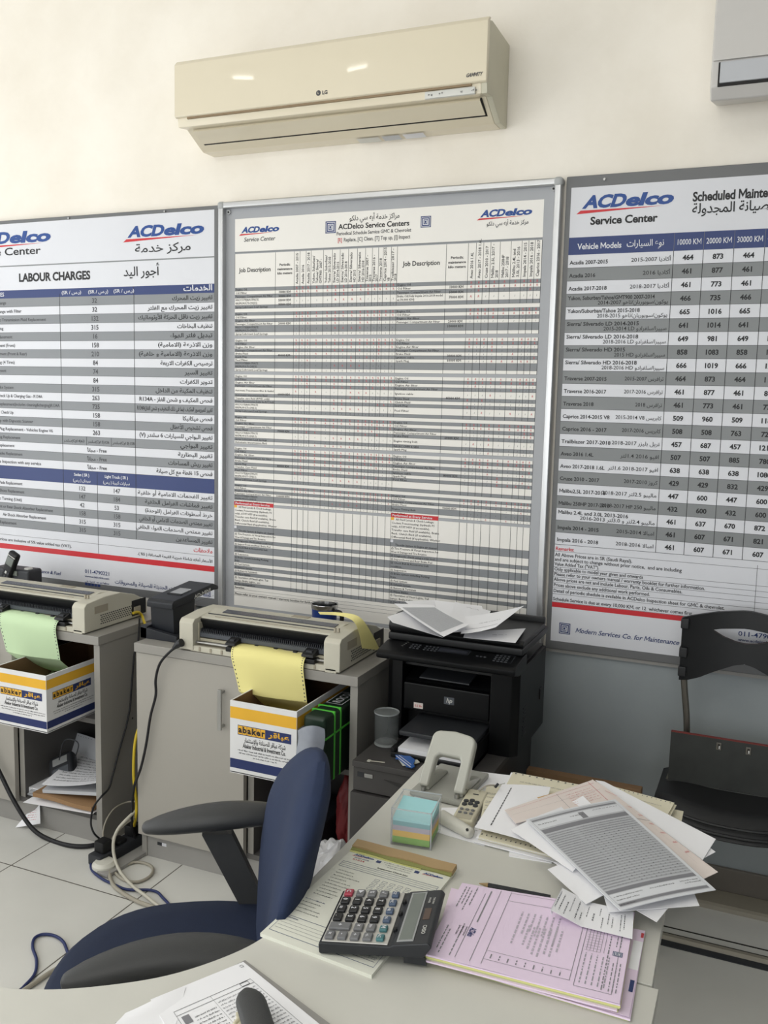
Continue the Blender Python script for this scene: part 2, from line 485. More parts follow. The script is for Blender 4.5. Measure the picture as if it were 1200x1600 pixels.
class Print:
    """flat artwork in (u, v) with a stacking layer; mapped onto a real surface when built"""
    def __init__(s, auto=0): s.V = []; s.F = []; s.K = []; s.mats = []; s.auto = auto
    def mi(s, m):
        if m not in s.mats: s.mats.append(m)
        return s.mats.index(m)
    def poly(s, pts, m, lay=1):
        b = len(s.V); s.V.extend((p[0], p[1], lay) for p in pts); s.F.append(list(range(b, b + len(pts)))); s.K.append(s.mi(m))
    def rect(s, u0, v0, u1, v1, m, lay=1, n=1):
        k = 1
        if s.auto: n = max(n, math.ceil(abs(u1 - u0) * s.auto)); k = max(1, math.ceil(abs(v1 - v0) * s.auto))
        for i in range(n):
            a = u0 + (u1 - u0) * i / n; b = u0 + (u1 - u0) * (i + 1) / n
            for j in range(k):
                c = v0 + (v1 - v0) * j / k; d = v0 + (v1 - v0) * (j + 1) / k
                s.poly([(a, c), (b, c), (b, d), (a, d)], m, lay)
    def hl(s, u0, u1, v, t, m='ink', lay=3, n=1): s.rect(u0, v - t/2, u1, v + t/2, m, lay, n)
    def vl(s, u, v0, v1, t, m='ink', lay=3, n=1):
        for i in range(n):
            a = v0 + (v1 - v0) * i / n; b = v0 + (v1 - v0) * (i + 1) / n
            s.rect(u - t/2, a, u + t/2, b, m, lay)
    def frame(s, u0, v0, u1, v1, t, m='ink', lay=3, n=1):
        s.hl(u0, u1, v0, t, m, lay, n); s.hl(u0, u1, v1, t, m, lay, n); s.vl(u0, v0, v1, t, m, lay); s.vl(u1, v0, v1, t, m, lay)
    def text(s, t, u, v, h, m='ink', al='l', w=None, bold=0.012, shear=0.0, rot=0.0, lay=4, res=2):
        sc = h / 0.72; x = 0; items = []
        for ch in visual(t):
            vs, fs, adv = glyph(ch, bold, res); items.append((vs, fs, x)); x += adv
        if x <= 0: return
        sx = sc if w is None else w / x
        tot = x * sx; off = {'l': 0, 'c': -tot / 2, 'r': -tot}[al]
        ca, sa = math.cos(rot), math.sin(rot); k = s.mi(m)
        for vs, fs, x0 in items:
            b = len(s.V)
            for a, c in vs:
                p = (a + x0) * sx + off + shear * c * sc; q = c * sc
                s.V.append((u + p * ca - q * sa, v + p * sa + q * ca, lay))
            for f in fs: s.F.append([b + i for i in f]); s.K.append(k)
    def scribble(s, u0, u1, v, h, m='ink_soft', lay=4, dens=1.0):
        """a line of fine print too small to read: word-like dashes"""
        x = u0
        while x < u1:
            wl = random.uniform(1.0, 3.6) * h; e = min(x + wl, u1); q = x
            while q < e:          # letter-like ticks, never words
                k = h * random.uniform(0.18, 0.34)
                s.rect(q, v + h * random.choice((0, 0, 0, 0.25)), min(q + k, e), v + h * random.choice((0.55, 0.6, 0.6, 0.95)), m, lay)
                q += k + h * 0.16
            x += wl + h * random.uniform(0.4, 0.8) / dens
    def build(s, name, parent, fn, dz=0.00025, label=None):
        me = bpy.data.meshes.new(name); off = Vector(parent['_base']) if parent is not None else Vector((0, 0, 0))
        me.from_pydata([tuple(Vector(fn(u, v, l * dz)) - off) for u, v, l in s.V], [], s.F)
        for k in s.mats: me.materials.append(M[k])
        me.polygons.foreach_set('material_index', s.K); me.update()
        o = bpy.data.objects.new(name, me); C.objects.link(o)
        if parent is not None: o.parent = parent; o['_base'] = off
        if label: o['label'] = label
        return o
    def into(s, mb, fn, dz=0.00025):
        """merge the artwork into a MB part (same mesh, own materials)"""
        b = len(mb.V); mb.V.extend(Vector(fn(u, v, l * dz)) for u, v, l in s.V)
        for f, k in zip(s.F, s.K): mb.F.append([b + i for i in f]); mb.K.append(mb.mi(s.mats[k]))

def logo(p, u0, u1, v, h, arab=None):
    """the oil-filter maker's slanted word mark with its red underline"""
    p.text('ACD', u0 + 0.04 * (u1-u0), v, h, 'logo_blue', 'l', (u1-u0) * 0.44, bold=0.045, shear=0.32, res=3)
    p.text('elco', u0 + (u1-u0) * 0.485, v, h * 0.98, 'logo_blue', 'l', (u1-u0) * 0.49, bold=0.045, shear=0.32, res=3)
    L = u1 - u0
    p.poly([(u0 - 0.035*L, v - 0.48*h), (u0 + 0.01*L, v - 0.2*h), (u0 + 0.9*L, v - 0.16*h)], 'red', 4)
def emblem(p, u, v, s, m='navy'):
    p.rect(u, v, u+s, v+s, m, 3); q = s * 0.1
    p.frame(u+q, v+q, u+s-q, v+s-q, s*0.05, 'board_white', 4)
    p.rect(u+s*.22, v+s*.22, u+s*.78, v+s*.78, 'board_white', 4)
    p.rect(u+s*.29, v+s*.29, u+s*.71, v+s*.71, m, 5)
    p.frame(u+s*.37, v+s*.38, u+s*.58, v+s*.62, s*0.05, 'board_white', 6)
    p.vl(u+s*.66, v+s*.22, v+s*.62, s*0.06, 'board_white', 6)
def wallfn(y0): return lambda u, v, l: (u, y0 - l, v)
# ================================================================== the room
D = 3.07
b = MB(); b.box((-4.2, -3.1, -0.1), (1.7, 3.2, 0), 'floor'); struct(b, 'floor')
b = MB(); b.box((-4.3, D, 0), (1.72, 3.2, 3.4), 'wall'); struct(b, 'wall_back')
b = MB(); b.box((-4.3, -3.1, 3.4), (1.72, 3.2, 3.5), 'ceiling'); struct(b, 'ceiling')
b = MB(); b.box((1.62, -3.1, 0), (1.72, D, 3.4), 'wall_dark'); struct(b, 'wall_right')  # unseen; set close and dark to cut light from the right
b = MB()
b.box((-4.3, -3.1, 0), (-4.2, -1.1, 3.4), 'side_wall'); b.box((-4.3, 2.6, 0), (-4.2, D, 3.4), 'side_wall')
b.box((-4.3, -1.1, 0), (-4.2, 2.6, 0.6), 'side_wall'); b.box((-4.3, -1.1, 2.9), (-4.2, 2.6, 3.4), 'side_wall')
struct(b, 'wall_left')
b = MB()
b.box((-4.2, -3.1, 0), (-3.3, -3.0, 3.4), 'side_wall'); b.box((1.5, -3.1, 0), (1.62, -3.0, 3.4), 'side_wall')
b.box((-3.3, -3.1, 0), (1.5, -3.0, 0.3), 'side_wall'); b.box((-3.3, -3.1, 3.05), (1.5, -3.0, 3.4), 'side_wall')
struct(b, 'wall_front')
b = MB()
for y in (-1.1, 0.75, 2.55): b.box((-4.28, y, 0.6), (-4.22, y + 0.05, 2.9), 'aluminium')
b.box((-4.28, -1.1, 0.6), (-4.22, 2.6, 0.65), 'aluminium'); b.box((-4.28, -1.1, 2.85), (-4.22, 2.6, 2.9), 'aluminium')
struct(b, 'window_1')
b = MB()
for x in (-3.3, -1.7, -0.1, 1.45): b.box((x, -3.08, 0.3), (x + 0.05, -3.02, 3.05), 'aluminium')
b.box((-3.3, -3.08, 0.3), (1.5, -3.02, 0.36), 'aluminium'); b.box((-3.3, -3.08, 3.0), (1.5, -3.02, 3.05), 'aluminium')
struct(b, 'window_2')
# skirting and the two low stone strips along the foot of the wall, right of the desk
b = MB(); b.box((-0.66, 3.056, 0.012), (1.62, D, 0.095), 'skirting', 0.002); b.box((-0.66, 3.056, 0), (1.62, D, 0.012), 'joint_black'); struct(b, 'baseboard_back')
b = MB(); b.prism([(3.052, 0), (3.052, 0.018), (2.965, 0.018), (2.955, 0.013), (2.952, 0)], 0, -0.6, 1.62, 'stone'); struct(b, 'trim_1')
b = MB(); b.box((-0.6, 2.785, 0.0), (1.62, 2.79, 0.0015), 'joint_black'); b.prism([(2.745, 0), (2.745, 0.004), (2.732, 0.012), (2.718, 0.012), (2.712, 0.006), (2.71, 0)], 0, -0.6, 1.62, 'stone')
b.box((-0.6, 2.746, 0.0), (1.62, 2.755, 0.0015), 'joint_black'); b.box((-0.6, 2.68, 0.0), (1.62, 2.709, 0.003), 'charcoal'); struct(b, 'trim_2')

# ceiling tube lamps
M['tube_glow'] = bpy.data.materials.new('tube_glow'); M['tube_glow'].use_nodes = True
_n = M['tube_glow'].node_tree; _p = _n.nodes['Principled BSDF']
_p.inputs['Emission Color'].default_value = (1, 0.97, 0.9, 1); _p.inputs['Emission Strength'].default_value = 30.0
for (x, y, dx, dy, lab) in ((-2.86, 1.11, 0.05, -0.022, 'small tube lamp on the ceiling nearest the side window'), (-2.20, 1.035, 0.06, 0.013, 'small tube lamp on the ceiling towards the middle of the room')):
    t = thing('ceiling_lamp', lab, 'lamp', (x, y, 3.33), 'small ceiling tube lamps')
    b = MB(); b.box((x - 0.12, y - 0.05, 3.36), (x + 0.12, y + 0.05, 3.4), 'ceiling', 0.004); b.build('housing', t)
    b = MB(); b.cyl((x - dx, y - dy, 3.345), (x + dx, y + dy, 3.345), 0.008, 'tube_glow', n=12); b.build('tube', t)
for (x, lab) in ((-2.6, 'square ceiling panel lamp nearest the side window'), (-0.9, 'square ceiling panel lamp above the desk')):  # unseen ceiling lamps, added to brighten the room from above
    t = thing('panel_lamp', lab, 'lamp', (x, -0.7, 3.38), 'square ceiling panel lamps')
    b = MB(); b.box((x - 0.31, -1.01, 3.375), (x + 0.31, -0.39, 3.4), 'ceiling', 0.003); b.build('frame', t)
    area('panel_lamp_light', (x, -0.7, 3.37), (x, -0.7, 0), 0.6, 0.6, 22, (1.0, 0.97, 0.93))

# ================================================================== air conditioners
def px_ac():
    base = (-1.48, 3.07, 2.49)
    t = thing('air_conditioner', 'cream wall air conditioner with full rounded front, above the middle notice board', 'air conditioner', base)
    x0, x1 = PY(275, 97, 2.84).x, PY(765, 27, 2.84).x
    zt = PY(500, 65, 2.84).z
    lt = PX(301, 204, x0 + 0.03); lb = PX(319, 227, x0 + 0.03)
    zs = PY(295, 183, 2.835).z
    prof = [(D, zt - 0.004), (2.875, zt + 0.002), (2.845, zt - 0.006), (2.84, zs), (2.845, zs - 0.03), (lt.y, lt.z + 0.004), (lb.y, lb.z - 0.003), (lb.y + 0.03, lb.z - 0.018), (D, PY(556, 222, 3.05).z)]
    b = MB(); b.prism(prof, 0, x0 + 0.004, x1 - 0.02, 'ac_cream', 0.004); b.build('body', t)
    b = MB(); b.prism(prof, 0, x1 - 0.021, x1, 'ac_side', 0.004); b.build('end_cap', t)
    # front panel, slightly proud
    b = MB()
    b.prism([(2.86, zt + 0.006), (2.842, zt + 0.002), (2.8295, zt - 0.012), (2.829, zs + 0.004), (2.836, zs), (2.848, zs + 0.002), (2.848, zt - 0.01)], 0, x0, x1, 'ac_cream', 0.0015, 1)
    b.build('front_panel', t, 4)
    b = MB(); b.box((x0 + 0.05, 2.834, zs - 0.006), (x1 - 0.05, 2.842, zs + 0.0005), 'ac_brown'); b.build('grip_recess', t)
    # louvre on the sloping underside
    dy, dz = lb.y - lt.y, lb.z - lt.z; L = math.hypot(dy, dz); ny, nz = dz / L, -dy / L
    def on(s, o): return (lt.y + dy * s + ny * o, lt.z + dz * s + nz * o)
    xl0, xl1 = x0 + 0.032, PX(749, 154, 0).x if False else x1 - 0.04
    b = MB(); b.prism([on(0.0, -0.002), on(0, 0.006), on(0.86, 0.006), on(0.86, -0.002)], 0, xl0, xl1, 'ac_cream', 0.001); b.build('louver', t)
    b = MB(); b.prism([on(0.86, -0.003), on(0.86, 0.0025), on(1.0, 0.0025), on(1.0, -0.003)], 0, xl0 + 0.002, xl1 + 0.004, 'black_slot')
    b.prism([on(0.0, -0.003), on(0, 0.0025), on(1.0, 0.0025), on(1.0, -0.003)], 0, xl1, xl1 + 0.005, 'black_slot'); b.build('air_outlet', t)
    # display strip with its signs
    a, c = PY(664, 150, 2.838), PY(743, 138, 2.838)
    b = MB(); b.box((a.x, 2.833, a.z - 0.011), (c.x, 2.846, a.z + 0.011), 'silver_label', 0.003)
    p = Print()
    for i, s in enumerate(('= o', '+ *', '', 'o:', '-+ o')): p.text(s, a.x + 0.012 + i * 0.036, a.z - 0.004, 0.008, 'ink_soft')
    p.into(b, wallfn(2.8328)); b.build('display', t)
    p = Print()
    q = PY(494, 146, 2.83); p.poly([(q.x + 0.009 + 0.009 * math.cos(k * 0.524), q.z + 0.009 * math.sin(k * 0.524)) for k in range(12)], 'ink_soft', 1)
    p.text('L', q.x + 0.006, q.z - 0.003, 0.007, 'ac_cream', lay=2)
    p.text('LG', q.x + 0.023, q.z - 0.006, 0.012, 'ink_soft', bold=0.03)
    p.build('logo', t, wallfn(2.829)); p = Print()
    g = PY(728, 119, 2.83); p.text('GAMMITY', g.x, g.z - 0.004, 0.011, 'ink_soft', 'l', 0.052, bold=0.03, shear=0.3)
    p.build('model_lettering', t, wallfn(2.829))
    # specification sticker under the louvre
    q = PY(580, 212, 3.0)
    dn = math.atan2(prof[8][1] - prof[7][1], D - prof[7][0])
    b = MB()
    for (u0, u1, mm) in ((556, 590, 'silver_label'), (595, 622, 'sheet_grey'), (628, 660, 'board_white')):
        s0, s1 = PY(u0, 214, 3.0).x, PY(u1, 210, 3.0).x
        b.add([(s0, lb.y + 0.035, lb.z - 0.0215), (s1, lb.y + 0.035, lb.z - 0.0215), (s1, lb.y + 0.07, lb.z - 0.0385 + 0.012), (s0, lb.y + 0.07, lb.z - 0.0265)], [(0, 1, 2, 3)], mm)
    b.build('sticker', t)
px_ac()
def ac_right():
    t = thing('air_conditioner', 'greyer air conditioner cut off by the photo\'s right edge, above the right notice board', 'air conditioner', (0.2, 3.07, 2.48))
    z0 = PY(1103, 160, 3.03).z
    x0 = PY(1117, 90, 2.85).x; x1 = x0 + 0.9
    zt = z0 + 0.34
    za = PY(1120, 100, 2.855).z; zb = PY(1120, 140, 2.875).z
    b = MB(); b.prism([(D, zt), (2.9, zt), (2.86, zt - 0.02), (2.85, za + 0.02), (2.85, zb), (2.88, zb - 0.03), (D, z0 - 0.002)], 0, x0 - 0.008, x1, 'ac_grey', 0.006, 3); b.build('body', t)
    b = MB(); b.prism([(2.875, zt - 0.005), (2.85, zt - 0.025), (2.842, za + 0.005), (2.855, za + 0.005)], 0, x0 - 0.004, x1 - 0.01, 'ac_grey', 0.003); b.build('front_panel', t)
    b = MB(); b.box((x0 + 0.012, 2.844, zb - 0.001), (x1 - 0.02, 2.856, za), 'black_slot'); b.build('air_outlet', t)
    b = MB(); b.box((x0 + 0.017, 2.838, zb + 0.006), (x1 - 0.03, 2.848, za - 0.001), 'sheet_grey', 0.002); b.build('louver', t)
ac_right()

# ================================================================== notice boards
def left_board():
    x0, x1, z0, z1 = -3.36, -2.025, 0.742, 2.313
    t = thing('notice_board', 'grey-framed price board headed LABOUR CHARGES, at left above the green-paper printer', 'notice board', ((x0+x1)/2, D, z0))
    b = MB(); b.box((x0, 3.05, z0), (x1, D, z1), 'board_grey', 0.003); b.build('frame', t)
    p = Print(); r = -2.042
    p.rect(x0 + 0.018, z0 + 0.04, r, 2.298, 'board_white', 1)
    for u in (-2.46, -3.13): pass
    logo(p, -2.462, -2.085, 2.214, 0.041); logo(p, -3.30, -2.845, 2.219, 0.046)
    p.text('مركز خدمة', -2.283, 2.152, 0.032, 'ink', 'c', 0.27, bold=0.01, res=3)
    p.text('Service Center', -2.907, 2.168, 0.032, 'ink', 'r', 0.42, bold=0.012, res=3)
    p.hl(x0 + 0.018, r, 2.122, 0.005, 'row_dark')
    p.text('LABOUR CHARGES', -3.03, 2.056, 0.034, 'ink', 'l', 0.385, bold=0.036, res=3)
    p.text('أجور اليد', -2.388, 2.062, 0.036, 'ink', 'c', 0.175, bold=0.012, res=3)
    p.rect(x0 + 0.018, 1.987, r, 2.021, 'navy', 2)
    p.text('الخدمات', -2.05, 1.997, 0.022, 'board_white', 'r', 0.135, bold=0.02)
    for u in (-2.745, -2.605, -2.475): p.text('(ر.س / SR)', u, 1.998, 0.014, 'board_white', 'c', 0.105, bold=0.01)
    p.text('SERVICES', -3.115, 1.996, 0.017, 'board_white', 'r', bold=0.02)
    en = ['Engine Oil Change', 'Engine Oil Change with Filter', 'Automatic Transmission Fluid Replacement', 'Injector Cleaning', 'Air Filter Replacement', 'Wheel Alignment (Front)', 'Wheel Alignment (Front & Rear)', 'Wheel Balancing (4 Tires)', 'Belt Replacement', 'Tire Rotation', 'Clean Intake System', 'A/C Check Up & Charging Gas - R134A', 'A/C Compressor Replacement(includes cleaning&charging)R134A', 'Mechanical Check Up', 'Check Up with Dignostic Scanner', 'Spark Plug Replacement - Vehicles Engine V6', 'Spark Plug Replacement', 'Battery Replacement', 'Wiper Blades Replacement', '15 Points Inspection with any service']
    ar = ['تغيير زيت المحرك', 'تغيير زيت المحرك مع الفلتر', 'تغيير زيت ناقل الحركة الأوتوماتيك', 'تنظيف البخاخات', 'تبديل فلتر الهواء', 'وزن الاذرعة (الامامية)', 'وزن الاذرعة (الامامية و خلفية)', 'ترصيص الكفرات الاربعة', 'تغيير السير', 'تدوير الكفرات', 'تنظيف المكينة من الداخل', 'فحص المكيف و شحن الغاز - R134A', 'تغيير كمبريسور المكيف (بما في ذلك التنظيف و شحن الغاز)R134A', 'فحص ميكانيكا', 'فحص تشخيص الأعطال', 'تغيير البواجي للسيارات 6 سلندر (V)', 'تغيير البواجي', 'تغيير البطارية', 'تغيير ريش المساحات', 'فحص 15 نقطة مع كل صيانة']
    val = ['32', '32', '132', '315', '16', '158', '210', '84', '74', '84', '315', '263', '735', '158', '158', '263', '', 'Free - مجاناً', 'Free - مجاناً', 'Free - مجاناً']
    h = (1.987 - 1.264) / 20
    for i in range(20):
        v1 = 1.987 - i * h; v0 = v1 - h
        if i % 2 == 0: p.rect(x0 + 0.018, v0, r, v1, 'row_grey', 2)
        p.hl(x0 + 0.018, r, v0, 0.0012, 'ink_soft')
        nl = len(ar[i])
        p.text(ar[i], -2.05, v0 + 0.012, 0.0165, 'ink', 'r', 0.365 if nl > 45 else min(0.0118 * nl, 0.355), bold=0.016)
        p.text(en[i], {0: -3.105, 1: -3.02, 2: -2.885, 3: -3.125, 4: -3.075, 5: -3.06, 6: -2.995, 7: -3.065, 8: -3.115, 9: -3.2, 10: -3.075, 11: -2.915, 12: -2.82, 13: -3.08, 14: -2.97, 15: -2.86, 16: -3.045, 17: -3.08, 18: -3.035, 19: -2.93}[i], v0 + 0.0115, 0.0135, 'ink_soft', 'r', 0.0083 * len(en[i]) if i != 12 else 0.48, bold=0.012)
        if val[i]: p.text(val[i], -2.625, v0 + 0.009, 0.0195 if i < 17 else 0.016, 'ink_soft', 'c', bold=0.02)
    v1 = 1.987 - 16 * h; v0 = v1 - h
    for k, s in enumerate(('63(4 Cyl)سلندر', '126(5 Cyl)سلندر', '158(8 Cyl)سلندر')):
        p.text(s, -2.745 + k * 0.13, v0 + 0.011, 0.0115, 'ink', 'c', 0.112, bold=0.01)
        if k: p.vl(-2.808 + k * 0.13, v0, v1, 0.002)
    p.rect(x0 + 0.018, 1.206, r, 1.264, 'navy', 2)
    p.text('Sedan ( SR )', -2.708, 1.24, 0.0125, 'board_white', 'c', bold=0.02); p.text('سيدان ( ر.س)', -2.708, 1.216, 0.0125, 'board_white', 'c')
    p.text('Light Truck ( SR )', -2.525, 1.24, 0.0125, 'board_white', 'c', bold=0.02); p.text('سيارات كبيرة ( ر.س)', -2.525, 1.216, 0.0125, 'board_white', 'c')
    ar2 = ['تغيير الفحمات الامامية أو خلفية', 'تغيير قماشات الفرامل الخلفية', 'خرط أسطونات الفرامل (للوحدة)', 'تغيير ممتص الصدمات الامامي أو الخلفي', 'تغيير ممتص الصدمات الهواء الخلفي', 'تغيير المساعدين']
    en2 = ['Brake Pads Replacement', 'Brake Shoes Replacement', 'Disc Turning (Unit)', 'Front or Rear Shock Absorber Replacement', 'Air Shock Absorber Replacement', 'Strut Replacement']
    n1 = ['132', '147', '42', '158', '315', '315']; n2 = ['147', '184', '53', '158', '315', '315']
    h2 = (1.206 - 0.992) / 6
    for i in range(6):
        v1 = 1.206 - i * h2; v0 = v1 - h2
        if i % 2: p.rect(x0 + 0.018, v0, r, v1, 'row_grey', 2)
        p.hl(x0 + 0.018, r, v0, 0.0012, 'ink_soft')
        p.text(ar2[i], -2.05, v0 + 0.012, 0.0165, 'ink', 'r', 0.0118 * len(ar2[i]) if i != 3 else 0.36, bold=0.008)
        p.text(en2[i], (-3.04, -3.03, -3.045, -2.87, -2.91, -3.08)[i], v0 + 0.0115, 0.0135, 'ink_soft', 'r', 0.0083 * len(en2[i]), bold=0.012)
        p.text(n1[i], -2.708, v0 + 0.009, 0.0185, 'ink_soft', 'c'); p.text(n2[i], -2.525, v0 + 0.009, 0.0185, 'ink_soft', 'c')
    p.vl(-2.808, 0.992, 2.0, 0.0025); p.vl(-2.425, 0.992, 2.021, 0.0025); p.vl(-2.625, 0.914, 1.264, 0.0018)
    p.text('ملاحظات', -2.05, 0.966, 0.018, 'red', 'r', bold=0.012)
    p.hl(x0 + 0.018, r, 0.955, 0.0012, 'ink_soft')
    p.text('الأسعار أعلاه شاملة ضريبة القيمة المضافة ( 5% ).', -2.05, 0.928, 0.0115, 'ink', 'r', 0.37)
    p.text('Above prices are inclusive of 5% value added tax (VAT).', -2.77, 0.927, 0.013, 'ink_soft', 'r', 0.48)
    p.rect(x0 + 0.018, 0.891, r, 0.914, 'red', 2)
    p.text('011-4790221', -2.70, 0.824, 0.0165, 'navy', 'l', 0.135); p.text('www.acdelcoksa.com', -2.70, 0.806, 0.010, 'navy', 'l', 0.13)
    p.text('Follow us on  تابعونا على', -2.70, 0.785, 0.008, 'navy', 'l', 0.13)
    for k in range(5): p.rect(-2.70 + k * 0.017, 0.770, -2.686 + k * 0.017, 0.781, 'navy', 3)
    p.text('شركة الخدمات الحديثة للصيانة والمحروقات', -2.12, 0.795, 0.016, 'navy', 'r', 0.42)
    emblem(p, -2.095, 0.787, 0.035)
    p.text('Modern Services Co. for Maintenance & Fuel', -2.835, 0.80, 0.016, 'navy', 'r', 0.42, shear=0.3)
    p.build('poster', t, wallfn(3.05))
    for u in (-2.27, -2.75):
        b = MB(); b.cyl((u, 3.044, 2.303), (u, 3.052, 2.303), 0.004, 'steel', n=10); b.build('screw', t)
left_board()

def right_board():
    x0, x1, z0, z1 = -0.692, 0.62, 0.757, 2.323
    t = thing('notice_board', 'grey-framed price board headed Scheduled Maintenance, at right behind the black chair', 'notice board', ((x0+x1)/2, D, z0))
    b = MB(); b.box((x0, 3.05, z0), (x1, D, z1), 'board_grey', 0.003); b.box((x0, 3.056, z0 - 0.012), (x1, D, z0), 'plinth_grey'); b.build('frame', t)
    p = Print(); l = -0.675; r = x1 - 0.02
    p.rect(l, 0.786, r, 2.287, 'board_white', 1)
    logo(p, -0.645, -0.352, 2.221, 0.038)
    p.text('Service Center', -0.609, 2.168, 0.0245, 'ink', 'l', 0.208, bold=0.03, res=3)
    p.text('Scheduled Maintenance', -0.298, 2.222, 0.028, 'ink', 'l', 0.285, bold=0.03, res=3)
    p.text('أسعار الصيانة المجدولة', -0.298, 2.185, 0.030, 'ink', 'l', 0.33, bold=0.012, res=3)
    p.rect(l, 2.075, r, 2.130, 'navy', 2)
    p.text('Vehicle Models', -0.646, 2.092, 0.0185, 'board_white', 'l', 0.14, bold=0.02)
    p.text('نوع السيارات', -0.375, 2.094, 0.020, 'board_white', 'r', 0.115, bold=0.01)
    rows = [('Acadia 2007-2015', 'أكاديا 2015-2007', '464', '873', '464', '1175'), ('Acadia 2016', 'أكاديا 2016', '461', '877', '461', '864'), ('Acadia 2017-2018', 'أكاديا 2018-2017', '461', '773', '461', '773'),
        ('Yukon, Suburban/Tahoe/GMT900 2007-2014', 'يوكون/سوبوربان/تاهو 2014-2007', '466', '735', '466', '990'), ('Yukon/Suburban/Tahoe 2015-2018', 'يوكون/سوبوربان/تاهو 2018-2015', '665', '1016', '665', '1210'),
        ('Sierra/ Silverado LD 2014-2015', 'سييرا/سلفرادو LD 2015-2014', '641', '1014', '641', '1190'), ('Sierra/ Silverado LD 2016-2018', 'سييرا/سلفرادو LD 2018-2016', '649', '981', '649', '1160'), ('Sierra/ Silverado HD 2015', 'سييرا/سلفرادو HD 2015', '858', '1083', '858', '1320'),
        ('Sierra/ Silverado HD 2016-2018', 'سييرا/سلفرادو HD 2018-2016', '666', '1019', '666', '1240'), ('Traverse 2007-2015', 'ترافرس 2015-2007', '464', '873', '464', '1175'), ('Traverse 2016-2017', 'ترافرس 2017-2016', '461', '877', '461', '864'), ('Traverse 2018', 'ترافرس 2018', '461', '773', '461', '773'),
        ('Caprice 2014-2015 V8', 'كابريس V8 2015-2014', '509', '960', '509', '1180'), ('Caprice 2016 - 2017', 'كابريس 2017-2016', '508', '508', '763', '725'), ('Trailblazer 2017-2018', 'تريل بليزر 2018-2017', '457', '687', '457', '1210'), ('Aveo 2016 1.4L', 'افيو 2016 1.4لتر', '507', '507', '885', '780'),
        ('Aveo 2017-2018 1.6L', 'افيو 2018-2017 1.6لتر', '638', '638', '638', '1080'), ('Cruze 2010 - 2017', 'كروز 2017-2010', '429', '429', '832', '429'), ('Malibu2.5L 2017-2018', 'ماليبو 2.5لتر 2018-2017', '447', '600', '447', '600'), ('Malibu 250HP 2017-2018', 'ماليبو 250 HP 2018-2017', '432', '600', '432', '600'),
        ('Malibu 2.4L and 3.0L 2013-2016', 'ماليبو 2.4لتر و 3.0لتر 2016-2013', '461', '637', '670', '872'), ('Impala 2014 - 2015', 'امبالا 2015-2014', '461', '607', '671', '821'), ('Impala 2016 - 2018', 'امبالا 2018-2016', '461', '607', '671', '607')]
    h = (2.075 - 1.121) / 23
    cols = [-0.345, -0.257, -0.169, -0.082, 0.006, 0.094, 0.182, 0.27, 0.358, 0.446, 0.534]
    for i, rw in enumerate(rows):
        v1 = 2.075 - i * h; v0 = v1 - h
        if i % 2: p.rect(l, v0, r, v1, 'row_dark', 2)
        p.hl(l, r, v0, 0.0012, 'ink_soft')
        two = len(rw[0]) > 22 or i == 7
        p.text(rw[0], -0.669, v0 + (0.022 if two else 0.011), 0.0125, 'ink', 'l', 0.0077 * len(rw[0]) if i != 3 else 0.275, bold=0.018)
        p.text(rw[1], -0.352, v0 + (0.006 if two else 0.013), 0.0125, 'ink', 'r', 0.0076 * len(rw[1]), bold=0.006)
        for k in range(10):
            s = rw[2 + k] if k < 4 else random.choice(rows)[2 + k % 4]
            p.text(s, (cols[k] + cols[k+1]) / 2, v0 + 0.013, 0.0155, 'ink', 'c', bold=0.032)
    for k, c in enumerate(cols):
        p.vl(c, 1.121, 2.075, 0.0018, 'ink'); p.vl(c, 2.075, 2.13, 0.0012, 'board_grey')
        if k < 10: p.text('%d0000 KM' % (k + 1), c + 0.044, 2.093, 0.0175, 'board_white', 'c', 0.074, bold=0.008)
    p.text('Remarks:', -0.672, 1.101, 0.012, 'red', 'l', 0.063, bold=0.02)
    notes = [(1.08, 'All Above Prices are in SR (Saudi Rayal).'), (1.064, 'and are subject to change without prior notice,  and are including'), (1.048, 'Value Added Tax ("VAT").'), (1.0305, 'Only applicable to model year given and onwards'), (1.013, 'Please refer to your owners manual / warranty booklet for further information.'), (0.995, 'Above prices are net and include Labour, Parts, Oils & Consumables.'), (0.9755, 'Prices above exclude any additional work performed.'), (0.9555, 'Detail of periodic shedule is available in ACDelco Inspection sheet for GMC & chevrolet.'), (0.927, 'Schedule Service is due at every 10,000 KM, or 12  whichever comes first.')]
    for v, s in notes: p.text(s, -0.673, v, 0.0118, 'ink', 'l', 0.00625 * len(s), bold=0.012)
    for v in (1.121, 1.097, 1.043, 1.026, 1.0085, 0.990, 0.971, 0.950, 0.922): p.hl(l, r, v, 0.001, 'ink_soft')
    p.vl(-0.036, 0.921, 1.108, 0.0012, 'ink_soft')
    p.rect(l, 0.904, r, 0.921, 'red', 2)
    emblem(p, -0.647, 0.814, 0.038)
    p.text('Modern Services Co. for Maintenance & Fuel', -0.592, 0.824, 0.0165, 'navy', 'l', 0.40, shear=0.28)
    p.text('011-4790221', -0.078, 0.878, 0.0155, 'navy', 'l', 0.135); p.text('www.acdelcoksa.com', -0.077, 0.861, 0.0095, 'navy', 'l', 0.13)
    p.build('poster', t, wallfn(3.05))
    b = MB(); b.cyl((-0.57, 3.044, 2.306), (-0.57, 3.052, 2.306), 0.004, 'steel', n=10); b.build('screw', t)
right_board()

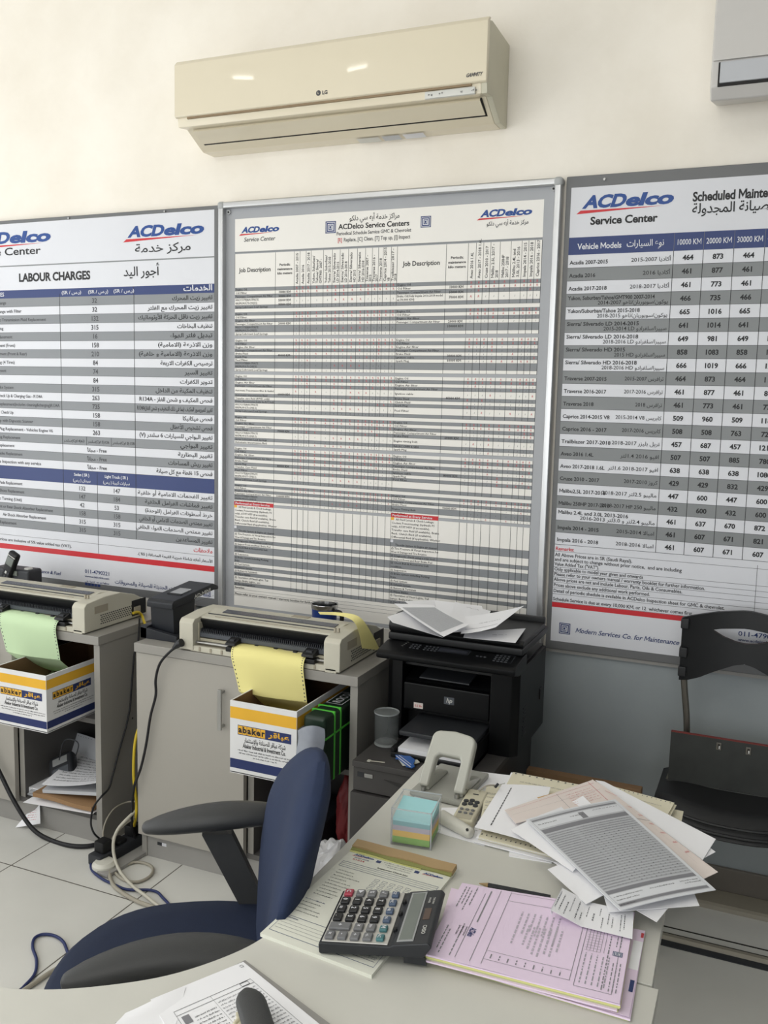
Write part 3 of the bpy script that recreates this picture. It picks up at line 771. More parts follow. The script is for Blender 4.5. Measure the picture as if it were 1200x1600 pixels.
def middle_board():
    x0, x1, z0, z1 = -2.013, -0.702, 0.734, 2.319
    t = thing('notice_board', 'aluminium-framed middle board holding the dense grey service schedule, behind the black printer', 'notice board', ((x0+x1)/2, D, z0))
    b = MB(); b.box((x0 + 0.02, 3.05, z0 + 0.02), (x1 - 0.02, D, z1 - 0.02), 'pale_grey'); b.build('panel', t)
    w_ = 0.024
    for k, (lo, hi) in enumerate((((x0 + 0.012, z1 - w_), (x1 - 0.012, z1)), ((x0 + 0.012, z0), (x1 - 0.012, z0 + w_)), ((x0, z0 + 0.012), (x0 + w_, z1 - 0.012)), ((x1 - w_, z0 + 0.012), (x1, z1 - 0.012)))):
        b = MB(); b.box((lo[0], 3.028, lo[1]), (hi[0], D, hi[1]), 'aluminium', 0.006, 3); b.build('frame_rail', t)
    for (x, z) in ((x0, z0), (x0, z1), (x1, z0), (x1, z1)):
        cx = x + (0.013 if x == x0 else -0.013); cz = z + (0.013 if z == z0 else -0.013)
        b = MB(); b.box((cx - 0.0155, 3.025, cz - 0.0155), (cx + 0.0155, D - 0.001, cz + 0.0155), 'plastic_cap', 0.011, 4); b.build('corner_cap', t)
    for (x, z) in ((x0 + 0.038, z1 - 0.036), (x1 - 0.03, z1 - 0.032)):
        b = MB(); b.cyl((x, 3.044, z), (x, 3.051, z), 0.0085, 'plastic_cap', n=16); b.cyl((x, 3.042, z), (x, 3.046, z), 0.0035, 'black_slot', n=12); b.build('screw', t)
    p = Print(); L0, R0 = -1.949, -0.763
    p.rect(L0, 2.136, R0, 2.257, 'board_cream', 1)
    p.hl(L0, R0, 2.133, 0.006, 'row_grey')
    logo(p, -1.925, -1.756, 2.205, 0.021); p.text('Service Center', -1.91, 2.172, 0.016, 'ink_soft', 'l', 0.135, shear=0.2)
    logo(p, -0.985, -0.80, 2.212, 0.022); p.text('مركز خدمة أيه سي دلكو', -0.812, 2.182, 0.014, 'ink_soft', 'r', 0.145)
    emblem(p, -1.565, 2.186, 0.042); emblem(p, -1.195, 2.188, 0.038)
    p.text('مراكز خدمة أيه سي دلكو', -1.372, 2.226, 0.018, 'ink', 'c', 0.195, bold=0.006)
    p.text('ACDelco Service Centers', -1.375, 2.198, 0.0185, 'ink', 'c', 0.275, bold=0.022, res=3)
    p.text('Periodical Schedule Service GMC & Chevrolet', -1.375, 2.177, 0.0125, 'ink_soft', 'c', 0.29)
    p.text('[R]', -1.515, 2.154, 0.0135, 'mark_red', 'l', 0.018, bold=0.02); p.text(' Replace, [C] Clean, [T] Top up, [I] Inspect', -1.495, 2.154, 0.0135, 'ink_soft', 'l', 0.262)
    c1 = [-1.949, -1.772, -1.692, -1.668, -1.643, -1.622, -1.571, -1.535, -1.504, -1.470, -1.435, -1.403, -1.376, -1.352, -1.334, -1.303, -1.280]
    c2 = [-1.280, -1.097, -1.018, -0.990, -0.964, -0.939, -0.906, -0.868, -0.831, -0.808, -0.787, -0.763]
    p.rect(L0, 2.003, R0, 2.128, 'board_cream', 1)
    hd1 = ['Acadia 2007 - 2015', 'Acadia 2016', 'Acadia 2017 - 2018', 'Yukon, Suburban/|Tahoe/ Sierra/|GMT900  2007 -', 'Yukon/ Suburban/|Tahoe 2015-2018', 'Sierra/ Silverado|LD 2014-2015', 'Sierra/ Silverado|LD 2016-2018', 'Sierra/ Silverado|HD 2015', 'Sierra/ Silverado|HD 2016-2018', 'Traverse 2007 -|2015', 'Traverse 2016 -|2017', 'Traverse 2018', 'Caprice 2014 - 2015|V8', 'Trailblazer 2017 -|2018']
    hd2 = ['Aveo 2016 1.4L', 'Aveo 2017 - 2018 1.6L', 'Cruze 2010 - 2017', 'Malibu 2.5L 2017 -|2018', 'Malibu 250HP|2017 - 2018', 'Malibu 2.4L and|3.0L 2013 - 2016', 'Impala 2014 - 2015', 'Impala 2016 - 2018', 'Caprice 2016 - 2017']
    for cs, hd in ((c1, hd1), (c2, hd2)):
        p.text('Job Description', (cs[0] + cs[1]) / 2, 2.06, 0.0165, 'ink', 'c', 0.138, bold=0.015)
        for k, s in enumerate(('Periodic', 'maintenance', 'kilo meters')): p.text(s, (cs[1] + cs[2]) / 2, 2.078 - k * 0.0155, 0.0088, 'ink', 'c', 0.0058 * len(s), bold=0.02)
        for k, s in enumerate(hd):
            ls = s.split('|'); wd = cs[k+3] - cs[k+2]; st = min(0.0145, wd / (len(ls) + 0.15))
            for q, ss in enumerate(ls):
                p.text(ss, (cs[k+2] + cs[k+3]) / 2 + (q - (len(ls) - 1) / 2) * st + 0.0045, 2.01, min(0.0098, st * 0.82), 'ink', 'l', 0.0062 * len(ss), rot=math.pi / 2, bold=0.012)
    E, O, P_, MO, SP, AI = 'Engine Oil', 'Oil Filter', 'Passenger Compartment Air Filter', 'MOLYCOTE(R)M-77PASTE|RRSPR,MULTI-CM(5.5)', 'Spray Lubricant Leaf Springs', 'Engine Air filter'
    G1 = [(2.003, 1.911, 7, 'g', 'w', ['10000 KM', '30000 KM', '50000 KM', '90000 KM'], [E, O, P_, MO, SP], [E, O, P_, 'Brake Oil(Only Impala 2016-2018 model|at 70,000 KM)', ''], ['10000 KM', '50000 KM', '70000 KM']),
          (1.911, 1.811, 8, 'g', 'g', ['20000 KM'], [E, O, AI, P_, MO, SP], [E, O, AI, P_, '|', ''], ['20000 KM', '100000 KM']),
          (1.811, 1.676, 11, 'w', 'g', ['40000 KM'], [E, O, AI, P_, 'Brake Fluid', 'Spark Plug', 'Fuel Filter', MO, SP], [E, O, AI, P_, 'Brake Fluid', 'Ignition cable', 'Spark Plug', '|', ''], ['30000 KM', '60000 KM']),
          (1.676, 1.519, 13, 'w', 'w', ['60000 KM'], [E, O, AI, P_, 'Automatic Transmission filter & Gasket|', 'Automatic transmission fluid', 'Transfer case fluid (4WD only)', 'Drive, Accessories belts & A/C belt', MO, SP], [E, O, AI, P_, 'Ignition cable|', 'Brake Fluid', 'Clutch Fluid', 'Spark Plug', 'Fuel Filter|', ''], ['40000 KM']),
          (1.519, 1.398, 10, 'g', 'g', ['70000 KM'], [E, O, AI, P_, 'Brake Fluid', MO, SP, 'Automatic transmission fluid'], [E, O, AI, P_, 'Brake Fluid', 'Engine timing belt|', 'Belt A/C CMPR & GEN', 'Spark Plug'], ['60000 KM']),
          (1.398, 1.253, 12, 'w', 'w', ['80000 KM'], [E, O, AI, P_, 'Brake Fluid', 'Spark Plug', 'Transfer Case Fluid', 'Fuel Filter', MO, SP], [E, O, AI, P_, 'Brake Fluid', 'Ignition cable', 'Spark Plug', 'Fuel filter', '|', ''], ['80000 KM']),
          (1.253, 1.169, 8, 'g', 'g', ['100000 KM'], [E, O, AI, P_, MO, SP], [E, O, P_, 'Brake Fluid', 'Engine Timing Belt|', 'Spark Plug'], ['90000 KM'])]
    rnd = random.Random(3)
    for (v1, v0, n, first, gap, km, left, right, km2) in G1:
        u = (v1 - v0) / n; v = v1; col = first
        for i, (a, c) in enumerate(zip(left, right)):
            k = 2 if '|' in a or '|' in c else 1; hh = u * k
            p.rect(L0, v - hh, R0, v, 'board_cream' if col == 'w' else 'row_grey', 1)
            for cs, s in ((c1, a), (c2, c)):
                ss = [q for q in s.split('|') if q]
                for q, z in enumerate(ss): p.text(z, cs[0] + 0.003, v - u * 0.82 - q * u * 0.95 - (0.5 * u if k == 2 and len(ss) == 1 else 0), u * 0.62, 'ink', 'l', min(0.0051 * len(z), 0.172), bold=0.006, res=1)
                if s.replace('|', '') == '': continue
                for q in range(2, len(cs) - 1):
                    if cs is c1: ch = 'R' if i < 2 or (rnd.random() < 0.25 and i > 1) else 'I'
                    else: ch = 'R' if i < 2 or rnd.random() < 0.2 else 'I'
                    if cs is c1 and s == MO: ch = 'R' if 7 <= q <= 10 else 'I'
                    if cs is c1 and s == SP: ch = 'T' if 7 <= q <= 10 else 'I'
                    p.text(ch, (cs[q] + cs[q+1]) / 2, v - hh / 2 - u * 0.3, u * (0.62 if ch == 'R' else 0.5), 'mark_red' if ch == 'R' else 'ink', 'c', bold=0.0, shear=0.0 if cs is c1 else 0.2, res=1)
            p.hl(L0, R0, v - hh, 0.0008, 'ink_soft', 2)
            v -= hh; col = 'g' if col == 'w' else 'w'
        p.rect(L0, v0, R0, v, 'board_cream' if gap == 'w' else 'pale_grey', 1)
        for cs in (c1, c2):
            for x in cs[1:]: p.vl(x, v, v1, 0.0013, 'ink', 3)
        mid = (v1 + v) / 2 + u * (len(km) - 1) / 2
        for q, s in enumerate(km): p.text(s, (c1[1] + c1[2]) / 2, (v1 - u * (1.85 + q * 1.15)) if len(km) > 1 else mid - 0.004, u * 0.7, 'ink', 'c', 0.0065 * len(s), bold=0.016, res=1)
        for q, s in enumerate(km2): p.text(s, (c2[1] + c2[2]) / 2, mid - q * u * 1.3 - 0.004, u * 0.7, 'ink', 'c', 0.0065 * len(s), bold=0.016, res=1)
    for x in c1 + c2: p.vl(x, 2.003, 2.128, 0.0013, 'ink', 3)
    # performed at every service
    v = 1.169; u = (1.169 - 0.848) / 24; col = 'w'
    perf = [(6, ['All Fluid Levels & Check Leakage:', 'Coolant, Powersteering, (hydraulic PS', 'only), AT/IT MTF (if accessable),', 'Transfer case fluid (if available), Brake', 'fluid, Clutch fluid (if available),', 'Differential fluid (if applicable), Washer']), (2, ['', 'Throttle System & Engine air cleaner']), (2, ['(I) Tire Pressure & Visual Inspection for', 'Wear & Damage and Tire Rotation']), (1, ['(I) Diagnostic check using a scan tool']), (1, ['(I) Inspect Front and Rear Brake Pad']), (2, ['(I) Check Belt & Accessories belt', 'condition.']), (1, ['(I) Suspension']), (2, ['(I) Brake system including Parking', 'Brake']), (1, ['(I) Fuel System']), (1, ['(I) Exhaust System']), (1, ['(I) Battery & Terminals']), (1, ['(I) Wiper Baldes']), (2, ['(I) Operation of Head Lights, Tail', 'Lamps, Brake Lights... etc']), (1, ['(I) Fire Extinguisher'])]
    for cs in (c1, c2):
        p.rect(cs[0], v, cs[1], v + u * 1.15, 'red', 4)
        p.text('Performed at Every Service', cs[0] + 0.005, v + u * 0.28, u * 0.62, 'board_white', 'l', 0.155, bold=0.02, lay=6)
        p.rect(cs[0], v - u * 0.75, cs[0] + 0.012, v - u * 0.02, 'orange', 4)
        p.rect(cs[0], v - u * 6.9, cs[0] + 0.011, v - u * 6.1, 'board_white', 4)
    for n, ls in perf:
        p.rect(L0, v - n * u, R0, v, 'board_cream' if col == 'w' else 'row_grey', 1)
        for cs in (c1, c2):
            for q, s in enumerate(ls):
                if s: p.text(s, cs[0] + 0.003 + (0.016 if q == (0 if n == 6 else 1) and 'All' in s + ls[-1][:8] or 'Throttle' in s else 0), v - u * 0.8 - q * u * 0.97, u * 0.58, 'ink', 'l', 0.0045 * len(s), bold=0.006, res=1)
        v -= n * u; p.hl(L0, R0, v, 0.0008, 'ink_soft', 2); col = 'g' if col == 'w' else 'w'
    for x in c1[1:] + c2[1:]: p.vl(x, 0.848, 1.169, 0.0013, 'ink', 3)
    p.rect(L0, 0.768, R0, 0.848, 'board_cream', 1)
    for q in (0.834, 0.822, 0.808): p.hl(L0, R0, q, 0.0008, 'ink_soft', 2)
    p.text('Remarkes:', L0 + 0.003, 0.837, 0.008, 'ink'); p.text('Please refer to your owners manual / warranty booklet for further information.', L0 + 0.003, 0.811, 0.0085, 'ink', 'l', 0.42)
    p.build('poster', t, wallfn(3.05), 0.0002)
middle_board()
def dup(root, shift, label):
    """copy of a thing with copies of its parts and sub-parts"""
    r = root.copy(); C.objects.link(r); r.location = Vector(root.location) + Vector(shift); r['label'] = label
    r['_base'] = Vector(root['_base']) + Vector(shift)
    for ch in list(root.children):
        c = ch.copy(); C.objects.link(c); c.parent = r
        for g in list(ch.children):
            d = g.copy(); C.objects.link(d); d.parent = c
    return r

# ================================================================== printer cabinets
FY = 2.43
def cabinet():
    xa, xb = -1.938, -1.115
    t = thing('printer_cabinet', 'pale grey cabinet with bar-handled door, under the yellow-paper printer', 'cabinet', ((xa+xb)/2, 2.71, 0), 'printer cabinets')
    yb = 2.99
    b = MB(); b.box((xa - 0.002, 2.42, 0.735), (xb + 0.004, yb + 0.005, 0.766), 'melamine_edge', 0.002); b.build('top_panel', t)
    b = MB(); b.box((xa, FY + 0.02, 0), (xa + 0.02, yb, 0.735), 'melamine_edge'); b.build('side_panel', t)
    b = MB(); b.box((xb - 0.025, FY, 0), (xb, yb, 0.735), 'melamine_edge', 0.001); b.cyl((xb + 0.0005, 2.6, 0.42), (xb - 0.003, 2.6, 0.42), 0.004, 'joint_black', n=10); b.build('side_panel', t)
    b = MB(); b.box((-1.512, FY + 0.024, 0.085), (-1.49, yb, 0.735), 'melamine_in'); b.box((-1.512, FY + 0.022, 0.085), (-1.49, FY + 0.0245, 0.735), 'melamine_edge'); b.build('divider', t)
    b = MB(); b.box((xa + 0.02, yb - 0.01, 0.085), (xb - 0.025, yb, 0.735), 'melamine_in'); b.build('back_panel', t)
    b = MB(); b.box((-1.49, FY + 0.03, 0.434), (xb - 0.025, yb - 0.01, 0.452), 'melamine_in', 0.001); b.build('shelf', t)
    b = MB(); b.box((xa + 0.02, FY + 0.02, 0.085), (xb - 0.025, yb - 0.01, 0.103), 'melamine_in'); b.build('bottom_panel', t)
    b = MB(); b.box((xa + 0.004, FY + 0.024, 0), (xb - 0.025, FY + 0.042, 0.085), 'plinth_grey'); b.build('plinth', t)
    b = MB(); b.box((xa + 0.001, FY - 0.002, 0.088), (-1.514, FY + 0.018, 0.732), 'melamine', 0.0015); d = b.build('door', t)
    b = MB(); b.box((-1.597, 2.40, 0.525), (-1.583, 2.41, 0.66), 'steel', 0.002)
    for z in (0.535, 0.648): b.box((-1.594, 2.409, z - 0.004), (-1.586, FY - 0.002, z + 0.004), 'steel')
    h = b.build('handle', t); h.parent = d
    b = MB(); b.box((-1.875, FY + 0.0225, 0.05), (-1.838, FY + 0.0242, 0.061), 'board_white'); b.box((-1.875, FY + 0.022, 0.05), (-1.856, FY + 0.0232, 0.061), 'charcoal'); b.build('maker_sticker', t)
    return t
cab = cabinet()
dup(cab, (-0.979, 0, 0), 'pale grey open-shelf cabinet under the green-paper printer, at the photo\'s left edge')

# ================================================================== drawer pedestal
def pedestal():
    xa, xb, ya, yb = -1.072, -0.68, 2.32, 2.86
    t = thing('drawer_pedestal', 'dark grey drawer pedestal standing under the black printer', 'drawer unit', ((xa+xb)/2, 2.6, 0))
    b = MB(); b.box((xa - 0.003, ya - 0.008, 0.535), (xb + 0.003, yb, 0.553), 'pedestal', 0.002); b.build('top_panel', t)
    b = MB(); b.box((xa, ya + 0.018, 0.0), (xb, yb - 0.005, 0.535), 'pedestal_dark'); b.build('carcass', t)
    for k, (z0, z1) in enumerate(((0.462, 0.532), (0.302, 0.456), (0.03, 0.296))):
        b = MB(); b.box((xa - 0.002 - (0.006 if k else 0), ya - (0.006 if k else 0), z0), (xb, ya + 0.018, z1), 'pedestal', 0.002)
        d = b.build('drawer', t)
        b = MB(); xm = (xa + xb) / 2; b.prism([(xm - 0.10, z1 - 0.022), (xm, z1 - 0.028), (xm + 0.1, z1 - 0.022), (xm + 0.02, z1 - 0.04), (xm - 0.03, z1 - 0.042)], 1, ya - 0.0085 if k else ya - 0.0025, ya + 0.002, 'pedestal_dark'); h = b.build('finger_grip', t); h.parent = d
        if k == 0:
            b = MB(); b.box((xa + 0.012, ya - 0.0015, 0.505), (xa + 0.032, ya + 0.001, 0.519), 'charcoal'); b.box((xa + 0.034, ya - 0.003, 0.506), (xa + 0.062, ya + 0.001, 0.518), 'steel', 0.002); h = b.build('maker_plate', t); h.parent = d
            b = MB(); b.cyl((xm + 0.05, ya - 0.01, 0.458), (xm + 0.075, ya - 0.012, 0.458), 0.006, 'off_white', n=10); h = b.build('key_tag', t); h.parent = d
pedestal()

# ================================================================== dot-matrix printers
def printer():
    x0, x1 = -1.757, -1.172; y0, y1 = 2.42, 2.76; z = 0.766
    t = thing('dot_matrix_printer', 'cream dot-matrix printer fed with yellow paper, left of the black printer', 'printer', ((x0+x1)/2, 2.6, z), 'dot-matrix printers')
    prof = [(y0, z + 0.004), (y0, z + 0.094), (y0 + 0.012, z + 0.106), (y0 + 0.1, z + 0.115), (y0 + 0.19, z + 0.114), (y0 + 0.27, z + 0.092), (y1, z + 0.055), (y1, z + 0.004)]
    b = MB(); b.box((x0 + 0.01, y0 + 0.012, z), (x1 - 0.01, y1 - 0.005, z + 0.016), 'printer_cream', 0.003)
    b.box((x0 + 0.04, y0 + 0.004, z + 0.001), (x1 - 0.04, y0 + 0.018, z + 0.02), 'printer_cream', 0.002)
    b.box((x0 + 0.05, 2.56, z + 0.01), (x1 - 0.05, y1 - 0.03, z + 0.076), 'printer_dirty')
    for k in range(11): b.box((x0 + 0.075 + k * 0.042, y0 + 0.0015, z + 0.004), (x0 + 0.081 + k * 0.042, y0 + 0.006, z + 0.018), 'printer_dirty')
    b.build('base', t)
    b = MB(); b.prism(prof, 0, x0, x0 + 0.054, 'printer_cream', 0.004)
    b.box((x0 + 0.03, y0 + 0.03, z + 0.02), (x0 + 0.058, y0 + 0.12, z + 0.09), 'printer_beige', 0.003); b.build('end_cover', t)
    b = MB(); b.prism(prof, 0, x1 - 0.056, x1, 'printer_cream', 0.004); b.box((x1 - 0.05, y0 + 0.0, z + 0.0), (x1 - 0.012, y0 + 0.02, z + 0.014), 'printer_cream', 0.002)
    b.build('end_cover', t)
    # vents and sticker on the right-hand end
    b = MB()
    for i in range(16):
        for j in range(5): b.box((x1 - 0.001, 2.50 + i * 0.011 + (j % 2) * 0.005, z + 0.02 + j * 0.0075), (x1 + 0.0008, 2.506 + i * 0.011 + (j % 2) * 0.005, z + 0.0235 + j * 0.0075), 'charcoal')
    b.build('vent', t)
    b = MB(); b.box((x1 - 0.001, 2.47, z + 0.062), (x1 + 0.0008, 2.54, z + 0.088), 'printer_dirty'); b.build('rating_sticker', t)
    b = MB(); b.box((x1 - 0.001, 2.67, z + 0.012), (x1 + 0.0012, 2.75, z + 0.07), 'black'); b.box((x1, 2.68, z + 0.018), (x1 + 0.006, 2.715, z + 0.045), 'printer_dirty', 0.002); b.build('socket', t)
    # top lid with a smoked window strip
    b = MB(); b.prism([(2.468, z + 0.1), (2.468, z + 0.108), (2.56, z + 0.117), (2.61, z + 0.114), (2.70, z + 0.083), (2.70, z + 0.076), (2.60, z + 0.105), (2.56, z + 0.107)], 0, x0 + 0.05, x1 - 0.05, 'printer_cream', 0.001)
    b.box((x0 + 0.06, 2.498, z + 0.1105), (x1 - 0.06, 2.501, z + 0.1135), 'charcoal'); b.box((x0 + 0.1, 2.478, z + 0.1085), (x1 - 0.1, 2.48, z + 0.1108), 'printer_dirty')
    lid = b.build('lid', t)
    b = MB(); b.prism([(2.522, z + 0.114), (2.522, z + 0.1158), (2.552, z + 0.1188), (2.552, z + 0.117)], 0, x0 + 0.1, x1 - 0.07, 'smoke'); h = b.build('lid_window', t); h.parent = lid
    b = MB(); b.box((x0 + 0.33, 2.575, z + 0.1155), (x0 + 0.39, 2.60, z + 0.1172), 'printer_dirty'); h = b.build('badge', t); h.parent = lid
    # black paper opening, paper bail with comb
    b = MB(); b.prism([(2.475, z + 0.062), (2.462, z + 0.1), (2.47, z + 0.103), (2.56, z + 0.105), (2.56, z + 0.05)], 0, x0 + 0.055, x1 - 0.055, 'black'); b.build('paper_opening', t)
    b = MB(); b.prism([(2.452, z + 0.044), (2.450, z + 0.06), (2.466, z + 0.072), (2.475, z + 0.06), (2.47, z + 0.044)], 0, x0 + 0.06, x1 - 0.07, 'comb_grey', 0.001)
    for k in range(64):
        xx = x0 + 0.065 + k * 0.007; b.box((xx, 2.449, z + 0.058), (xx + 0.003, 2.464, z + 0.073), 'dark_bluegrey')
    b.build('paper_bail', t)
    b = MB(); b.box((x0 + 0.06, 2.452, z + 0.031), (x1 - 0.06, 2.475, z + 0.04), 'printer_beige')
    for xx in (x0 + 0.2, x0 + 0.27, x0 + 0.34, x0 + 0.41): b.cyl((xx, 2.449, z + 0.038), (xx + 0.012, 2.449, z + 0.038), 0.006, 'black', n=10)
    b.build('roller', t)
    b = MB(); b.box((x0 + 0.055, y0 + 0.02, z + 0.016), (x1 - 0.055, 2.47, z + 0.019), 'printer_dirty'); b.box((x0 + 0.055, 2.47, z + 0.016), (x1 - 0.055, 2.48, z + 0.06), 'charcoal'); b.build('feed_tray', t)
    for yy, zz in ((2.438, z + 0.029), (2.458, z + 0.026)):
        b = MB(); b.cyl((x0 + 0.05, yy, zz), (x1 - 0.05, yy, zz), 0.004, 'steel', n=10); b.build('tractor_rod', t)
    for sx, (xa, xb) in enumerate(((-1.578, -1.538), (-1.303, -1.258))):
        b = MB(); b.box((xa, 2.418, z + 0.018), (xb, 2.478, z + 0.034), 'black', 0.003); b.prism([(2.412, z + 0.040), (2.414, z + 0.048), (2.45, z + 0.060), (2.47, z + 0.060), (2.47, z + 0.040)], 0, xa + 0.002, xb - 0.002, 'black', 0.002); b.box((xa + 0.012, 2.425, z + 0.05), (xb - 0.012, 2.44, z + 0.058), 'charcoal', 0.001); b.build('tractor', t)
    for k in (0, 1):
        b = MB(); b.box((x1 - 0.05 + k * 0.012, 2.475, z + 0.112 + k * 0.001), (x1 - 0.043 + k * 0.012, 2.482, z + 0.126), 'printer_dirty', 0.001); b.build('lever', t)
    return t
pr = printer()
dup(pr, (-0.976, 0, 0), 'cream dot-matrix printer fed with green paper, at the photo\'s left edge')

# ------------------------------------------------------------------ the fan-fold paper hanging out of each printer
def hanging(xs, col, name_label, holes=True):
    """xs: left and right edge at the tractor, at the fold"""
    (xa, xb), (fa, fb) = xs
    path = [(2.47, 0.805), (2.45, 0.806), (2.43, 0.806), (2.415, 0.801), (2.405, 0.788), (2.401, 0.772), (2.402, 0.75), (2.405, 0.72), (2.408, 0.69), (2.410, 0.664)]
    P2 = smooth([(0, y, z) for y, z in path], 3)
    b = MB(); n = len(P2) - 1
    def f1(u, v):
        p = P2[min(int(round(v * n)), n)]; w_ = max(0.0, min(1.0, (0.806 - p.z) / 0.142))
        l, r = xa + (fa - xa) * w_, xb + (fb - xb) * w_
        return (l + (r - l) * u, p.y - 0.006 * math.sin(math.pi * u) * w_ , p.z + 0.002 * math.sin(5 * u + 3 * w_))
    b.sheet(f1, 10, n, 0.0005, col)
    def f2(u, v):
        l, r = fa + 0.02 * v, fb + 0.0 * v
        return (l + (r - l) * u, 2.41 + 0.135 * v - 0.006 * math.sin(math.pi * u) * (1 - v), 0.6645 - 0.10 * v - 0.008 * math.sin(math.pi * v) + 0.004 * math.sin(math.pi * u) * v)
    b.sheet(f2, 10, 8, 0.0005, col)
    def f3(u, v):
        return (fa + 0.02 + (fb - fa - 0.02) * u, 2.545 - 0.12 * v, 0.5645 - 0.07 * v)
    b.sheet(f3, 8, 6, 0.0005, col)
    p = Print()
    for i in range(15):
        v = 0.28 + i * 0.05
        for u in (0.022, 0.978):
            p.poly([(u + 0.009 * math.cos(k * 1.047), v + 0.011 * math.sin(k * 1.047)) for k in range(6)], 'ink_soft', 1)
    def fm(u, v, l):
        i = min(max(v * n, 0), n - 1e-4); k = int(i); q = P2[k].lerp(P2[k+1], i - k)
        w_ = max(0.0, min(1.0, (0.806 - q.z) / 0.142)); L, R = xa + (fa - xa) * w_, xb + (fb - xb) * w_
        return (L + (R - L) * u, q.y - 0.006 * math.sin(math.pi * u) * w_ - 0.0008 - l, q.z + 0.002 * math.sin(5 * u + 3 * w_) + 0.0004)
    p.into(b, fm)
    solo(b, 'continuous_form_paper', name_label, 'printer paper', 'paper hanging from the dot-matrix printers')
hanging(((-1.552, -1.289), (-1.521, -1.277)), 'form_yellow', 'long yellow punched paper hanging from the printer front into the abaker carton')
hanging(((-2.528, -2.262), (-2.499, -2.25)), 'form_green', 'long green punched paper hanging from the left printer into its carton')
# yellow tail behind the printer
b = MB()
Fe = smooth([PZ(500, 960, 0.888), PZ(530, 962, 0.895), PX(550, 969, -1.185), PX(560, 985, -1.160), PX(566, 1013, -1.158)], 4)
Be = smooth([PZ(497, 956, 0.888), PZ(530, 957, 0.90), PX(560, 963, -1.180), PX(578, 985, -1.150), PX(594, 1016, -1.145)], 4)
nn = len(Fe) - 1
b.sheet(lambda u, v: Fe[int(round(u * nn))].lerp(Be[int(round(u * nn))], v), nn, 4, 0.0005, 'form_yellow')
solo(b, 'continuous_form_paper', 'short yellow paper tail drooping behind the printer, beside the black printer', 'printer paper')

# ================================================================== cartons
def carton(x0, x1, z0, z1, y0, y1, lab):
    t = thing('cardboard_carton', lab, 'box', ((x0+x1)/2, (y0+y1)/2, z0), 'open abaker cartons')
    w_ = 0.005; h = z1 - z0
    def wall(lo, hi, nm, inner):
        b = MB(); b.box(lo, hi, 'carton_white', 0.0012); return b
    parts = [((x0, y0, z0), (x1, y0 + w_, z1), 'front_wall'), ((x0, y1 - w_, z0), (x1, y1, z1), 'back_wall'), ((x0, y0 + w_, z0), (x0 + w_, y1 - w_, z1), 'side_wall'), ((x1 - w_, y0 + w_, z0), (x1, y1 - w_, z1), 'side_wall')]
    for k, (lo, hi, nm) in enumerate(parts):
        b = MB(); b.box(lo, hi, 'carton_white', 0.0012)
        # brown inside liner
        if k == 0: b.box((x0 + w_, hi[1], z0 + 0.004), (x1 - w_, hi[1] + 0.0008, z1 - 0.001), 'carton_brown')
        if k == 1: b.box((x0 + w_, lo[1] - 0.0008, z0 + 0.004), (x1 - w_, lo[1], z1 - 0.001), 'carton_brown')
        if k == 2: b.box((hi[0], y0 + w_, z0 + 0.004), (hi[0] + 0.0008, y1 - w_, z1 - 0.001), 'carton_brown')
        if k == 3: b.box((lo[0] - 0.0008, y0 + w_, z0 + 0.004), (lo[0], y1 - w_, z1 - 0.001), 'carton_brown')
        if k in (0, 3):
            p = Print(); W = (x1 - x0) if k == 0 else (y1 - y0)
            p.rect(0.001, h * 0.76, W - 0.001, h * 0.92, 'carton_yellow', 1); p.rect(0.001, h * 0.07, W - 0.001, h * 0.20, 'carton_navy', 1)
            o = 0.028; B = min(W, 0.235)
            p.rect(o, h * 0.545, o + B * 0.80, h * 0.68, 'carton_navy', 1)
            for q, ch in enumerate('abaker'):
                u = o + 0.0005 + q * B * 0.069; p.rect(u + 0.001, h * 0.555, u + B * 0.069 - 0.0005, h * 0.672, 'carton_yellow', 2)
                p.text(ch, u + B * 0.0345, h * 0.58, h * 0.085, 'ink', 'c', bold=0.04, lay=3)
            p.text('عباقر', o + B * 0.77, h * 0.59, h * 0.07, 'carton_yellow', 'r', B * 0.30, bold=0.03, lay=3)
            p.text('شركة عباقر للصناعة والإستثمار', o + B * 0.41, h * 0.455, h * 0.065, 'ink', 'c', B * 0.62, lay=3)
            p.text('Abaker Industrial & Investment Co.', o + B * 0.40, h * 0.375, h * 0.06, 'ink', 'c', B * 0.64, bold=0.02, lay=3)
            for q, (a0, a1) in enumerate(((0.0, 0.86), (0.02, 0.84), (0.24, 0.6))): p.scribble(o + B * a0, o + B * a1, h * (0.325 - q * 0.04), h * 0.02, 'ink_soft', 3)
            if k == 0: p.into(b, lambda u, v, l: (x0 + u, y0 - l, z0 + v), 0.0002)
            else: p.into(b, lambda u, v, l: (x1 + l, y0 + u, z0 + v), 0.0002)
        b.build(nm, t)
    b = MB(); b.box((x0, y0, z0 - 0.001), (x1, y1, z0 + 0.004), 'carton_white'); b.box((x0 + w_, y0 + w_, z0 + 0.004), (x1 - w_, y1 - w_, z0 + 0.0048), 'carton_brown'); b.build('bottom', t)
carton(-1.474, -1.243, 0.4535, 0.68, 2.285, 2.75, 'open white abaker carton with yellow band, catching the yellow paper')
carton(-2.425, -2.192, 0.4535, 0.652, 2.28, 2.75, 'open white abaker carton catching the green paper, at left')

